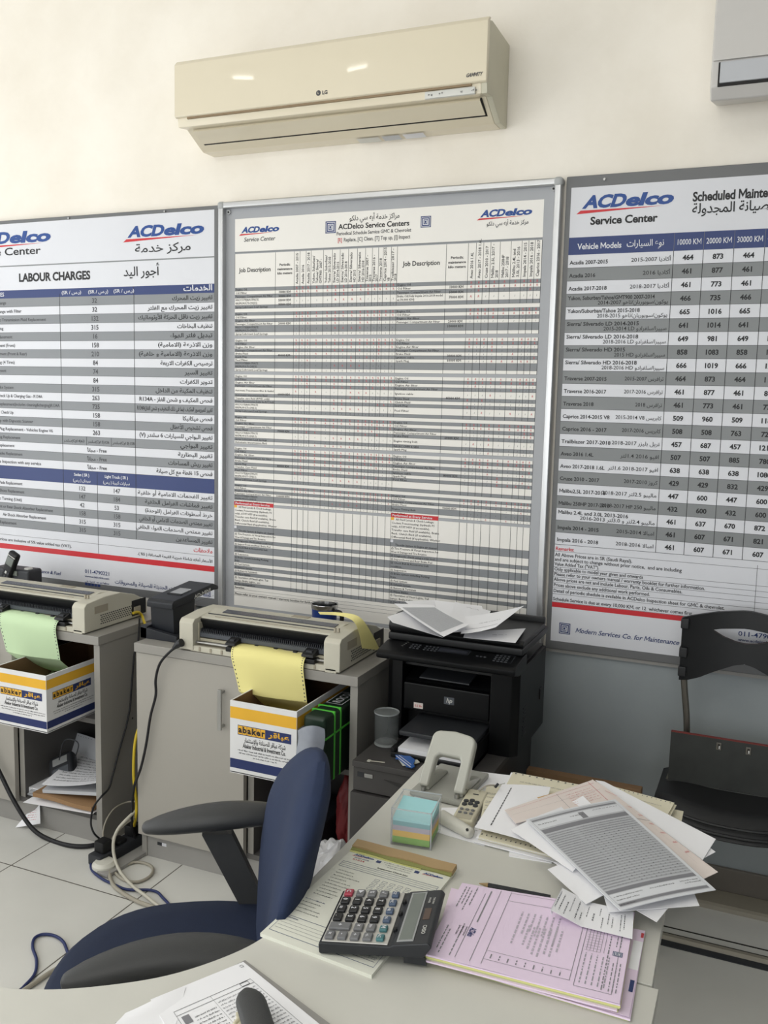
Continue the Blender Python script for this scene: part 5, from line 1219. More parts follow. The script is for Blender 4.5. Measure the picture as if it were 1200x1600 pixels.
# ================================================================== blue swivel chair
def swivel():
    ct = Vector((-0.976, 1.353, 0)); F = Vector((-0.8585, -0.5129, 0)).normalized(); S = Vector((F.y, -F.x, 0))   # S: towards the far arm
    if S.y < 0: S = -S
    t = thing('office_chair', 'blue fabric swivel chair with black armrests, turned side-on beside the desk', 'chair', ct)
    def W(f, s, z): return ct + F * f + S * s + Vector((0, 0, z))
    # seat: superellipse cushion
    b = MB(); N = 48; prof = [(0.86, 0.42), (0.97, 0.43), (1.0, 0.455), (0.985, 0.475), (0.92, 0.49), (0.75, 0.495), (0.4, 0.49), (0.0, 0.486)]
    vs = []; fs = []
    for k, z in prof:
        for j in range(N):
            a = 2 * math.pi * j / N; e = 2 / 2.6
            cx = math.copysign(abs(math.cos(a)) ** e, math.cos(a)); sx = math.copysign(abs(math.sin(a)) ** e, math.sin(a))
            f = 0.272 * cx; s_ = 0.29 * sx
            vs.append(W(f * k, s_ * k, z - (0.02 * max(0, f * k / 0.27) ** 2)))
    for i in range(len(prof) - 1):
        for j in range(N): fs.append((i*N+j, i*N+(j+1) % N, (i+1)*N+(j+1) % N, (i+1)*N+j))
    fs.append(tuple(reversed(range(N))))
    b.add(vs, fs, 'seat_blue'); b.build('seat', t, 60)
    b = MB()
    vs = []; fs = []
    for k, z in ((0.5, 0.38), (0.82, 0.40), (0.9, 0.424)):
        for j in range(N):
            a = 2 * math.pi * j / N; vs.append(W(0.27 * k * math.cos(a), 0.265 * k * math.sin(a), z))
    for i in range(2):
        for j in range(N): fs.append((i*N+j, i*N+(j+1) % N, (i+1)*N+(j+1) % N, (i+1)*N+j))
    fs.append(tuple(reversed(range(N)))); b.add(vs, fs, 'arm_black'); b.build('seat_shell', t, 60)
    # back: curved shield, wrapped round the sitter, padded
    BK = {}
    def back(u, v):      # u -1..1 across, v 0..1 up
        z = 0.45 + 0.474 * v
        hw = 0.222 * (0.74 + 0.5 * math.sin(math.pi * min(1, v * 0.80 + 0.08))) * (1.0 if v < 0.541 else math.sqrt(max(0.0, 1 - ((v - 0.541) / 0.464) ** 2)))
        s_ = u * hw
        lean = -0.177 - 0.081 * v + 0.011 * math.sin(math.pi * v)
        wrap = 0.138 * s_ * s_ / 0.235
        return W(lean + wrap, s_, z)
    b = MB(); nu, nv = 24, 28; front = []; rear = []
    for j in range(nv + 1):
        for i in range(nu + 1):
            u = -1 + 2 * i / nu; v = j / nv; p = back(u, v)
            edge = max(0.0, 1 - abs(u) ** 4) ; top = min(1, (1 - v) * 9) * min(1, v * 9 + 0.25)
            th = (0.008 + 0.031 * edge * math.sqrt(max(top, 0)))
            front.append(p + F * th); rear.append(p - F * th * 0.75)
    Nn = len(front); fs = []; fr = []
    id = lambda i, j: j * (nu + 1) + i
    for j in range(nv):
        for i in range(nu):
            fs.append((id(i,j), id(i,j+1), id(i+1,j+1), id(i+1,j))); fr.append((Nn+id(i,j), Nn+id(i+1,j), Nn+id(i+1,j+1), Nn+id(i,j+1)))
    ed = [(id(i,0), id(i+1,0)) for i in range(nu)] + [(id(nu,j), id(nu,j+1)) for j in range(nv)] + [(id(i+1,nv), id(i,nv)) for i in range(nu)] + [(id(0,j+1), id(0,j)) for j in range(nv)]
    fs += fr + [(a, Nn+a, Nn+c, c) for a, c in ed]
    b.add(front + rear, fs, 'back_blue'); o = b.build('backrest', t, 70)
    bm = bmesh.new(); bm.from_mesh(o.data); bmesh.ops.remove_doubles(bm, verts=bm.verts[:], dist=0.0006); bm.to_mesh(o.data); bm.free()
    b = MB(); b.tube([W(-0.16, 0, 0.36), W(-0.22, 0, 0.385), W(-0.235, 0, 0.5), W(-0.255, 0, 0.62)], 0.022, 'arm_black', 10); b.build('back_bracket', t)
    for sg in (1, -1):
        # padded arm rest, a fat curved lens
        pts = []; rr = []
        for k in range(15):
            q = k / 14; f = (0.098 - 0.30 * q) if sg > 0 else (0.155 - 0.33 * q)
            pts.append(W(f, (0.288 if sg > 0 else -0.255) - sg * 0.02 * math.sin(math.pi * q), 0.668 + 0.02 * math.sin(math.pi * q * 0.9) - (0.012 if sg > 0 else 0.002) * (1 - q) ** 2)); rr.append(0.010 + 0.034 * math.sin(math.pi * (0.03 + 0.92 * q)) ** 0.45)
        p0 = pts[0]; r0 = rr[0]
        for d_, k_ in ((0.007, 0.86), (0.012, 0.6), (0.0145, 0.2)): pts.insert(0, p0 + F * d_); rr.insert(0, r0 * k_)
        b = MB(); b.ring(pts, rr, 'arm_black', 20, True, 0.62); b.build('armrest', t, 60)
        b = MB(); n_ = 7; P_ = []
        for k in range(n_):
            q = k / (n_ - 1); P_.append((W((-0.05 if sg > 0 else -0.02) - 0.13 * q, (0.278 if sg > 0 else -0.245) - sg * 0.03 * q, 0.645 - 0.26 * q), 0.032 - 0.006 * q))
        vs = []; fs = []
        for p_, h_ in P_:
            for d_, e_ in ((h_, 0.016), (h_, -0.016), (-h_, -0.016), (-h_, 0.016)): vs.append(p_ + F * d_ + S * e_)
        for i in range(n_ - 1):
            for j in range(4): fs.append((i*4+j, i*4+(j+1) % 4, (i+1)*4+(j+1) % 4, (i+1)*4+j))
        fs += [(0, 1, 2, 3), tuple(range(n_*4-1, n_*4-5, -1))]
        b.add(vs, fs, 'arm_black'); b.build('arm_support', t)
    b = MB(); b.cyl(W(0, 0, 0.1), W(0, 0, 0.37), 0.027, 'black'); b.cyl(W(0, 0, 0.06), W(0, 0, 0.2), 0.034, 'arm_black'); b.build('gas_column', t)
    b = MB()
    for k in range(5):
        a = k * 2 * math.pi / 5 + 0.5; d = Vector((math.cos(a), math.sin(a), 0))
        b.ring([ct + Vector((0, 0, 0.095)), ct + d * 0.16 + Vector((0, 0, 0.085)), ct + d * 0.27 + Vector((0, 0, 0.062))], [0.026, 0.02, 0.013], 'arm_black', 10)
    b.build('star_base', t)
    for k in range(5):
        a = k * 2 * math.pi / 5 + 0.5; d = Vector((math.cos(a), math.sin(a), 0)); q = ct + d * 0.27; e = Vector((-d.y, d.x, 0))
        b = MB()
        for s_ in (-0.014, 0.014): b.cyl(q + e * (s_ - 0.009) + Vector((0, 0, 0.025)), q + e * (s_ + 0.009) + Vector((0, 0, 0.025)), 0.0248, 'black', n=18)
        b.cyl(q + Vector((0, 0, 0.025)), q + Vector((0, 0, 0.065)), 0.006, 'steel', n=8); b.build('caster', t)
swivel()

# ================================================================== black chair at right and the case on it
def visitor():
    t = thing('stacking_chair', 'black plastic chair with cut-out back against the wall, at the photo\'s right edge', 'chair', (-0.04, 2.78, 0))
    Y = 2.91; xc = PY(1163, 1040, Y).x
    out = [PY(*p, Y) for p in ((1055, 964), (1062, 1058), (1075, 1060), (1092, 1058), (1118, 1050), (1148, 1042), (1163, 1041))]
    top = [PY(*p, Y) for p in ((1055, 963), (1085, 960), (1120, 957.5), (1163, 957))]
    hole = [PY(*p, Y) for p in ((1113, 985), (1124, 984), (1163, 985))]; holeb = [PY(*p, Y) for p in ((1113, 985), (1130, 997), (1150, 1006), (1163, 1009))]
    def col(poly, x):
        for a, c in zip(poly, poly[1:]):
            if min(a.x, c.x) <= x <= max(a.x, c.x) and abs(a.x - c.x) > 1e-6: return a.z + (c.z - a.z) * (x - a.x) / (c.x - a.x)
        return poly[0].z if abs(x - poly[0].x) < abs(x - poly[-1].x) else poly[-1].z
    xl = out[1].x; hx = hole[0].x; N = 26
    bow = lambda x: 0.05 * ((x - xc) / (xl - xc)) ** 2
    b = MB(); vs = []; fs = []
    th = 0.014
    def strip(xs, zt, zb):
        n0 = len(vs)
        for x in xs:
            for y_ in (0, th):
                for z_ in (zt(x), zb(x)): vs.append((x, Y + 0.02 - bow(x) + y_, z_))
        for i in range(len(xs) - 1):
            a = n0 + i * 4; c = a + 4
            fs.extend([(a, a+1, c+1, c), (a+2, c+2, c+3, a+3), (a, c, c+2, a+2), (a+1, a+3, c+3, c+1)])
        fs.append((n0, n0+2, n0+3, n0+1)); e = n0 + (len(xs) - 1) * 4; fs.append((e, e+1, e+3, e+2))
    mir = lambda f: (lambda x: f(x if x <= xc else 2 * xc - x))
    zt = mir(lambda x: col(top, x)); zb = mir(lambda x: col(out[1:], x)); ht = mir(lambda x: col(hole, x)); hb = mir(lambda x: col(holeb, x))
    L1 = [xl + (hx - xl) * i / 10 for i in range(11)]; L2 = [hx + (2 * xc - 2 * hx) * i / 26 for i in range(27)]; L3 = [2 * xc - x for x in reversed(L1)]
    strip(L1, zt, zb); strip(L2, zt, ht); strip(L2, hb, zb); strip(L3, zt, zb)
    b.add(vs, fs, 'chair_black'); b.build('backrest', t)
    for sx in (1, -1):
        x = xl + 0.012 if sx == 1 else 2 * xc - xl - 0.012; zl = zb(xl)
        for z_ in (0.94, 0.85, 0.79):
            b = MB(); b.box((x - 0.016, Y - 0.036, z_ - 0.02), (x + 0.008, Y - 0.006, z_ + 0.012), 'chair_black', 0.004); b.build('clip', t)
        ix = x + sx * 0.018
        b = MB(); b.tube([(x, Y - 0.005, 0.945), (x, Y - 0.008, 0.78), (ix, Y - 0.015, 0.63), (ix, Y - 0.02, 0.56), (ix - sx * 0.03, Y - 0.06, 0.47), (ix - sx * 0.045, Y - 0.12, 0.43), (x - sx * 0.03, 2.62, 0.42)], 0.010, 'tube_steel', 10); b.build('back_tube', t)
        b = MB(); b.tube([(x - sx * 0.01, 2.70, 0.425), (x - sx * 0.02, 2.64, 0.2), (x - sx * 0.03, 2.60, 0.0)], 0.011, 'tube_steel', 10); b.build('leg', t)
        b = MB(); b.tube([(x - sx * 0.01, 2.80, 0.425), (x - sx * 0.02, 2.90, 0.2), (x - sx * 0.02, 2.95, 0.0)], 0.011, 'tube_steel', 10); b.build('leg', t)
    # seat with a rolled front lip
    x0, x1 = xl - 0.03, 2 * xc - xl + 0.03
    def seat(u, v):
        x = x0 + (x1 - x0) * u; q = (2 * u - 1)
        yf = 2.605 + 0.085 * q * q * abs(q)
        y = yf + (2.93 - yf) * v
        z = 0.462 - 0.055 * max(0, 1 - v / 0.2) ** 2 - 0.012 * math.sin(math.pi * u) - (0.02 * abs(q) ** 6)
        return (x, y, z)
    b = MB(); b.sheet(seat, 28, 22, 0.014, 'chair_black')
    for off in (0.03, 0.055): b.tube([(seat(k / 20, 0.0)[0], seat(k / 20, 0.0)[1] - 0.004, seat(k / 20, 0.0)[2] + off - 0.012) for k in range(1, 20)], 0.0045, 'chair_black', 6, 2)
    b.build('seat', t)
    b = MB(); b.box((x0 + 0.05, 2.66, 0.405), (x1 - 0.05, 2.86, 0.438), 'chair_black', 0.01); b.build('seat_pan', t)
visitor()
def case():
    a = PY(1050, 1130, 2.86)
    t = thing('document_case', 'worn dark grey flat case with red top edge, standing on the black chair seat', 'case', (0.0, 2.84, 0.46))
    x0, x1 = -0.242, 0.185; z0 = 0.452; H = 0.158
    b = MB(); b.mark(); b.box((x0, 2.815, z0), (x1, 2.83, z0 + H), 'case_black', 0.002); b.box((x0 - 0.002, 2.812, z0), (x1 + 0.002, 2.833, z0 + 0.008), 'case_black', 0.002); b.turn(math.radians(-4), 'X', (0, 2.82, z0)); b.build('shell', t)
    b = MB(); b.mark(); b.box((x0, 2.8145, z0 + H - 0.0015), (x1, 2.83, z0 + H + 0.001), 'case_red', 0.0005); b.turn(math.radians(-4), 'X', (0, 2.82, z0)); b.build('red_edging', t)
    for px_ in (1124, 1171):
        xx = PY(px_, 1150, 2.815).x
        b = MB(); b.mark(); b.box((xx - 0.007, 2.8125, z0 + H - 0.034), (xx + 0.007, 2.8155, z0 + H - 0.012), 'tube_steel', 0.001); b.box((xx - 0.003, 2.8105, z0 + H - 0.03), (xx + 0.004, 2.8135, z0 + H - 0.016), 'joint_black'); b.box((xx - 0.001, 2.8095, z0 + H - 0.03), (xx + 0.004, 2.812, z0 + H - 0.021), 'chrome', 0.0008); b.turn(math.radians(-4), 'X', (0, 2.82, z0)); b.build('catch', t)
case()
b = MB(); b.box((-0.655, 2.70, 0), (-0.305, 2.735, 0.458), 'carton_brown', 0.003); b.box((-0.656, 2.699, 0.30), (-0.304, 2.736, 0.31), 'brown_paper'); solo(b, 'cardboard_box', 'flat brown cardboard box standing on the floor between desk and grey wall', 'box')
# ================================================================== the desk
DZ = 0.75
def desk():
    t = thing('office_desk', 'pale grey L-shaped desk with curved inner edge, in the foreground', 'desk', (-0.4, 1.3, 0))
    b = MB(); b.prism([(-0.708, 1.313), (-0.116, 1.313), (-0.135, 1.94), (-0.714, 1.94)], 2, DZ - 0.025, DZ, 'desk_top', 0.0015); b.build('return_top', t)
    inner = [(-0.69, 1.3085)] + [(q.x, q.y) for q in smooth([(-0.690, 1.25, 0), (-0.695, 1.17, 0), (-0.722, 1.102, 0), (-0.772, 1.03, 0), (-0.84, 0.972, 0), (-0.915, 0.927, 0), (-1.0, 0.9, 0), (-1.2, 0.875, 0)], 5)] + [(-1.75, 0.86)]
    b = MB(); b.prism(inner + [(-1.75, 0.3), (-0.1, 0.3), (-0.106, 1.3085)], 2, DZ - 0.025, DZ, 'desk_top', 0.0015); b.build('worktop', t)
    for lo, hi in (((-1.70, 0.35, 0), (-1.67, 0.82, DZ - 0.025)), ((-0.66, 1.80, 0), (-0.22, 1.82, DZ - 0.025)), ((-0.675, 1.33, 0), (-0.655, 1.80, DZ - 0.025)), ((-0.62, 0.4, 0), (-0.595, 1.2, DZ - 0.025))):  # unseen; the panel along the return's left edge is added to block window light
        b = MB(); b.box(lo, hi, 'melamine'); b.build('support_panel', t)
desk()
T = 0.0006
z3 = lambda x, y: (400 + x / 3.53, 1300 + y / 3.53)

# printed pad with taped head, calculator on it
def pad():
    t = thing('form_pad', 'pad of printed check forms with brown taped head, under the calculator', 'form pad', (-0.59, 1.33, DZ))
    tl, tr, br, bl = (Vector(q) for q in ((-0.683, 1.500, DZ), (-0.482, 1.491, DZ), (-0.496, 1.150, DZ), (-0.699, 1.172, DZ)))
    fn = lambda u, v: bl.lerp(br, u).lerp(tl.lerp(tr, u), v)
    b = MB(); vs = [fn(0,0), fn(1,0), fn(1,1), fn(0,1)]; up = Vector((0, 0, 0.006)); b.add(vs + [q + up for q in vs], [(0,3,2,1), (4,5,6,7), (0,1,5,4), (1,2,6,5), (2,3,7,6), (3,0,4,7)], 'pad_paper')
    p = Print(); a = 0.6
    logo(p, 0.06, 0.27, 0.885, 0.017); logo(p, 0.76, 0.95, 0.885, 0.017)
    p.text('SERVICE CENTER', 0.09, 0.858, 0.010, 'navy', 'l', 0.15); p.text('01234', 0.09, 0.835, 0.014, 'mark_red', 'l', 0.12)
    p.rect(0.30, 0.87, 0.345, 0.895, 'navy', 2); p.rect(0.68, 0.87, 0.725, 0.895, 'navy', 2)
    for k in range(3): p.scribble(0.37 + 0.03 * k, 0.66, 0.888 - k * 0.02, 0.009, 'ink_soft')
    p.text('Inspection Check List', 0.51, 0.815, 0.013, 'ink', 'c', 0.30, bold=0.02)
    p.frame(0.03, 0.745, 0.97, 0.80, 0.003, 'navy', 2); p.hl(0.03, 0.97, 0.763, 0.002, 'navy', 2); p.hl(0.03, 0.97, 0.782, 0.002, 'navy', 2)
    for r_ in range(10):
        v = 0.70 - r_ * 0.03; p.scribble(0.07, random.uniform(0.22, 0.34), v, 0.009, 'ink_soft')
        for c_ in range(5): p.frame(0.43 + c_ * 0.075, v - 0.005, 0.475 + c_ * 0.075, v + 0.012, 0.0022, 'navy', 2)
        p.scribble(0.86, 0.94, v, 0.008, 'ink_soft')
    for r_ in range(5): p.scribble(0.05, random.uniform(0.2, 0.3), 0.37 - r_ * 0.03, 0.009, 'navy' if r_ == 0 else 'ink_soft')
    for r_ in range(3):
        for c_ in range(2): p.scribble(0.40 + c_ * 0.2, 0.52 + c_ * 0.2, 0.33 - r_ * 0.03, 0.008, 'ink_soft')
    p.frame(0.03, 0.05, 0.97, 0.20, 0.003, 'navy', 2); p.text('Comments:', 0.05, 0.18, 0.012, 'navy', 'l', 0.12)
    for r_ in range(4): p.hl(0.05, 0.95, 0.16 - r_ * 0.025, 0.002, 'ink_grey', 2)
    for r_ in range(6): p.scribble(0.55, 0.95, 0.16 - r_ * 0.016, 0.008, 'ink_grey')
    p.into(b, lambda u, v, l: fn(u, v) + Vector((0, 0, 0.0061 + l)), 0.0001); b.build('sheets', t)
    b = MB(); A = fn(0, 0.93); B_ = fn(1, 0.93)
    def tape(u, v): return fn(u * 1.005, 0.94 + 0.064 * v) + Vector((0, 0, 0.009 + 0.004 * v + 0.0015 * math.sin(14 * u) * (1 - v)))
    b.sheet(tape, 16, 4, 0.009, 'tape_brown', 'tape_brown'); b.build('brown_tape', t, label='brown gummed tape')
    b = MB(); b.sheet(lambda u, v: fn(u * 1.003, 0.918 + 0.035 * v + 0.006 * math.sin(9 * u)) + Vector((0, 0, 0.0075 + 0.0035 * v)), 16, 3, 0.003, 'tape_olive'); b.build('torn_stub', t)
    b = MB(); b.sheet(lambda u, v: fn(u * 0.72, 0.908 + 0.022 * v * (1 - 0.6 * u)) + Vector((0, 0, 0.0072)), 16, 2, 0.0012, 'pad_yellow'); b.build('yellow_leaf', t, label='strip of a yellow leaf')
pad()

def calculator():
    z = DZ + 0.0062
    ax = Vector((0.0695, 0.0145, 0)).normalized()    # towards the display
    o = Vector((-0.606, 1.238, z)); ay = Vector((ax.y, -ax.x, 0))      # towards the calculator's right hand side
    t = thing('desk_calculator', 'black and silver desk calculator lying on the form pad', 'calculator', o + ax * 0.08)
    tilt = math.radians(5)
    zx = Vector((0, 0, 1)) * math.cos(tilt) - ax * math.sin(tilt); axx = ax * math.cos(tilt) + Vector((0, 0, 1)) * math.sin(tilt)
    MT = Matrix(((axx.x, -ay.x, zx.x, o.x), (axx.y, -ay.y, zx.y, o.y), (axx.z, -ay.z, zx.z, o.z + 0.001), (0, 0, 0, 1)))
    Lx, W2 = 0.176, 0.078
    b = MB(); b.mark(); b.prism([(0, 0.0), (0.0, 0.016), (0.004, 0.018), (0.112, 0.018), (0.118, 0.021), (Lx - 0.006, 0.027), (Lx, 0.02), (Lx - 0.014, 0.002)], 1, -W2, W2, 'calc_black', 0.003); b.xf(MT)
    b.mark(); b.prism([(0.13, 0.0), (0.165, 0.0), (0.162, 0.013), (0.13, 0.010)], 1, -W2 + 0.01, W2 - 0.01, 'calc_black'); b.xf(Matrix.Translation(o) @ Matrix(((ax.x, -ay.x, 0, 0), (ax.y, -ay.y, 0, 0), (0, 0, 1, 0), (0, 0, 0, 1)))); b.build('case', t)
    b = MB(); b.mark(); b.box((0.005, -W2 + 0.004, 0.0175), (0.108, W2 - 0.004, 0.0195), 'calc_silver', 0.001); b.xf(MT); b.build('key_plate', t)
    sl = (0.027 - 0.021) / (0.052); zt = lambda x: 0.021 + (x - 0.118) * sl
    b = MB(); b.mark(); b.prism([(0.121, zt(0.121) - 0.002), (0.121, zt(0.121) + 0.0012), (0.147, zt(0.147) + 0.0012), (0.147, zt(0.147) - 0.002)], 1, -W2 + 0.008, W2 - 0.008, 'lcd_rim', 0.0005); b.xf(MT); s_ = b.build('display', t)
    b = MB(); b.mark(); b.prism([(0.124, zt(0.124) + 0.0011), (0.124, zt(0.124) + 0.0016), (0.144, zt(0.144) + 0.0016), (0.144, zt(0.144) + 0.0011)], 1, -W2 + 0.012, W2 - 0.012, 'lcd'); b.xf(MT); h = b.build('screen', t); h.parent = s_
    b = MB(); b.mark(); b.prism([(0.151, zt(0.151) - 0.001), (0.151, zt(0.151) + 0.0008), (0.162, zt(0.162) + 0.0008), (0.162, zt(0.162) - 0.001)], 1, -0.012, 0.02, 'solar', 0.0003); b.xf(MT); b.build('solar_cell', t)
    p = Print(); p.text('CASIO', 0.030, 0.0, 0.0062, 'silver_label', 'l', 0.024, bold=0.02)
    p.build('maker_name', t, lambda u, v, l: MT @ Vector((0.156 + v, -u, zt(0.156 + v) + 0.0006 + l))); p = Print(); p.text('TWO WAY', -0.05, 0.004, 0.0035, 'silver_label', 'l', 0.02); p.text('POWER', -0.05, -0.003, 0.0035, 'silver_label', 'l', 0.016)
    p.build('lettering', t, lambda u, v, l: MT @ Vector((0.156 + v, -u, zt(0.156 + v) + 0.0006 + l)))
    for yy in (-0.04, 0.005, 0.04):
        b = MB(); b.mark(); b.box((0.110, yy, 0.018), (0.115, yy + 0.008, 0.0235), 'black', 0.001); b.xf(MT); b.build('slide_switch', t)
    # columns run towards the display, rows run from the far side to the near side
    lay = [['C:key_red', '\u25b6:key_grey', '%:key_grey', '\u221a:key_grey', 'GT:key_blue'],
           ['0:key_black', '1:key_black', '4:key_black', '7:key_black', 'MC:key_blue'],
           ['00:key_black', '2:key_black', '5:key_black', '8:key_black', 'MR:key_blue'],
           ['.:key_black', '3:key_black', '6:key_black', '9:key_black', 'M-:key_blue'],
           ['+:key_grey', None, '\u00d7:key_grey', 'M+:key_grey', 'M:key_teal'],
           ['=:key_grey', '-:key_grey', '\u00f7:key_grey', '+/-:key_grey', 'AC:key_teal']]
    for r_, row in enumerate(lay):
        for c_, k in enumerate(row):
            if k is None: continue
            s, mm = k.split(':'); xx = 0.0155 + c_ * 0.0198; yy = 0.062 - r_ * 0.0248
            dx = 0.0072; x1 = xx + dx
            if s == '+': x1 = 0.0155 + 0.0198 + dx
            small = c_ == 4
            b = MB(); b.mark(); b.box((xx - dx + (0.001 if small else 0), yy - 0.0092 + (0.002 if small else 0), 0.0185), (x1 - (0.001 if small else 0), yy + 0.0092 - (0.002 if small else 0), 0.0245), mm, 0.0022, 3); b.xf(MT)
            p = Print(); p.text(s, 0, 0, 0.0075 if len(s) == 1 else 0.005, 'board_white', 'c', bold=0.02)
            cx = (xx - dx + x1) / 2
            p.into(b, lambda u, v, l: MT @ Vector((cx - 0.0035 + v, yy - u, 0.0247 + l)), 0.0001)
            b.build('key', t, label={'key_red': 'red clear key', 'key_teal': 'teal key', 'key_blue': 'blue memory key', 'key_grey': 'grey function key'}.get(mm))
calculator()

# pink receipt pads
def pink_pad(name, lab, c, z0, th, m, under, art=None, grp=None):
    c = [Vector((q.x, q.y, 0)) for q in c]
    t = thing(name, lab, 'receipt pad', (sum((q.x for q in c)) / 4, sum((q.y for q in c)) / 4, z0), grp)
    tl, tr, br, bl = c
    fn = lambda u, v: bl.lerp(br, u).lerp(tl.lerp(tr, u), v)
    b = MB(); k = 0; n = max(1, int(th / 0.0025)); 
    for i in range(n):
        j = Vector((random.uniform(-0.003, 0.003), random.uniform(-0.003, 0.003), 0)); vs = [fn(0,0) + j, fn(1,0) + j, fn(1,1), fn(0,1)]
        a = Vector((0, 0, z0 + i * th / n)); up = Vector((0, 0, th / n * 0.92))
        b.add([q + a for q in vs] + [q + a + up for q in vs], [(0,3,2,1), (4,5,6,7), (0,1,5,4), (1,2,6,5), (2,3,7,6), (3,0,4,7)], under[i % len(under)])
    b.build('leaves', t)
    b = MB(); W_ = lambda u, v: fn(u, v) + Vector((0, 0, z0 + th + 0.0008 + 0.0008 * math.sin(5 * u + 2 * v) ** 2))
    b.sheet(W_, 12, 10, 0.0005, m)
    if art:
        p = Print(12); art(p); p.into(b, lambda u, v, l: W_(u, v) + Vector((0, 0, 0.0006 + l)), 0.0001)
    b.build('top_leaf', t)
PZ_ = lambda pts, z: [PZ(x, y, z) for x, y in pts]
pink_pad('receipt_pad', 'lowest pale receipt pad, its white and pink corner sticking out at right', PZ_([(705, 1388), (1008, 1455), (983, 1590), (672, 1497)], 0.757), DZ + 0.0002, 0.006, 'pink', ['pad_green', 'pink', 'pad_yellow'],
    art=lambda p: (p.rect(0.955, 0.5, 1.0, 0.85, 'paper', 1), p.rect(0.975, 0.25, 0.995, 0.38, 'navy', 2), p.rect(0.985, 0.9, 0.998, 0.96, 'mark_red', 2)), grp=None)
def pinkart(p):
    p.text('ACDelco', 0.17, 0.42, 0.035, 'navy', 'l', 0.11, rot=-math.pi / 2 * 0.0 - math.pi / 2, bold=0.03, shear=0.2)
    for k in range(3): p.text('Service Center', 0.145 - k * 0.02, 0.42, 0.012, 'ink_soft', 'l', 0.12, rot=-math.pi / 2)
    def vs(u, v0, v1, m='ink_grey', h=0.006):
        y = v0
        while y < v1:
            l = random.uniform(0.015, 0.05); p.rect(u, y, u + h, min(y + l, v1), m, 2); y += l + 0.012
    for k, (u, v0, v1) in enumerate(((0.035, 0.65, 0.95), (0.055, 0.70, 0.95), (0.075, 0.62, 0.92), (0.045, 0.1, 0.4), (0.065, 0.05, 0.35), (0.10, 0.70, 0.97), (0.125, 0.05, 0.45))): vs(u, v0, v1)
    p.vl(0.16, 0.04, 0.9, 0.003, 'ink_grey', 2, 6); p.vl(0.24, 0.04, 0.98, 0.003, 'ink_grey', 2, 6); p.vl(0.30, 0.04, 0.98, 0.003, 'ink_grey', 2, 6)
    p.rect(0.185, 0.5, 0.192, 0.95, 'ink_grey', 2)
    p.frame(0.30, 0.10, 0.745, 0.97, 0.003, 'ink_grey', 2, 6); p.hl(0.30, 0.745, 0.20, 0.003, 'ink_grey', 2, 6); p.hl(0.30, 0.745, 0.86, 0.003, 'ink_grey', 2, 6)
    for k in range(7): vs(0.40 + k * 0.035, 0.45 + random.uniform(-0.15, 0.1), 0.75, 'note_lilac', 0.009)
    for k in range(7): vs(0.46 + k * 0.03, random.uniform(0.25, 0.4), 0.6, 'note_lilac', 0.010)
    for k in range(9): vs(0.33 + k * 0.045, 0.12, 0.17, 'ink_grey', 0.006)
    p.frame(0.77, 0.06, 0.955, 0.72, 0.003, 'ink_grey', 2, 4); 
    for k in range(6): p.vl(0.79 + k * 0.018, 0.45, 0.7, 0.002, 'ink_grey', 2, 4)
    for k in range(8): p.hl(0.78, 0.86, 0.45 + k * 0.03, 0.002, 'ink_grey', 2)
    for k in range(5): vs(0.79 + k * 0.03, 0.1, 0.42, 'print_faint', 0.006)
    vs(0.90, 0.08, 0.66, 'ink_grey', 0.006)
    emblem(p, 0.925, 0.45, 0.05)
    for k in range(3): vs(0.935 + k * 0.018, 0.08, 0.38, 'ink_grey', 0.005)
    for k in range(2): vs(0.935 + k * 0.02, 0.55, 0.68, 'ink_grey', 0.005)
    p.rect(0.955, 0.93, 0.965, 0.95, 'navy', 2)
pink_pad('receipt_pad', 'pink receipt pad with printed columns, topmost of the pads right of the calculator', PZ_([(722, 1379), (992, 1425), (968, 1568), (662, 1489)], 0.773), DZ + 0.0085, 0.0125, 'pink', ['pad_yellow', 'pink', 'pad_green'], pinkart)

def receipt():
    a, b_ = PZ(842, 1432, 0.776), PZ(988, 1468, 0.776); a2, b2 = PZ(862, 1398, 0.776), PZ(990, 1425, 0.776)
    def fn(u, v):
        p = a.lerp(b_, u).lerp(a2.lerp(b2, u), v); lift = 0.02 * max(0, 1 - u / 0.45) ** 0.9 if u < 0.45 else 0
        q = max(0.0, (0.12 - u) / 0.12); return p + Vector((0.02 * q, 0, lift - 0.012 * q * q + 0.0008))
    b = MB(); b.sheet(fn, 24, 6, 0.0004, 'paper')
    p = Print()
    for u, v0, v1, h in ((0.1, 0.1, 0.5, 0.02), (0.14, 0.2, 0.85, 0.018), (0.19, 0.15, 0.8, 0.018), (0.25, 0.1, 0.6, 0.02), (0.3, 0.3, 0.9, 0.016), (0.37, 0.15, 0.85, 0.02), (0.42, 0.2, 0.5, 0.016), (0.48, 0.4, 0.8, 0.016), (0.55, 0.3, 0.6, 0.03), (0.62, 0.55, 0.85, 0.018), (0.66, 0.1, 0.5, 0.016), (0.72, 0.3, 0.7, 0.02), (0.77, 0.2, 0.6, 0.016), (0.86, 0.15, 0.75, 0.018), (0.9, 0.25, 0.8, 0.016)):
        y = v0
        while y < v1:
            l = random.uniform(0.03, 0.12); p.rect(u, y, u + h * 0.6, min(v1, y + l * 0.6), 'ink_soft' if random.random() < 0.4 else 'ink_grey', 2); y += l * 0.6 + 0.025
    p.into(b, lambda u, v, l: fn(u, v) + Vector((0, 0, 0.0004 + l)), 0.0001)
    solo(b, 'till_receipt', 'white curling till receipt lying on the pink pad\'s far corner', 'receipt')
receipt()
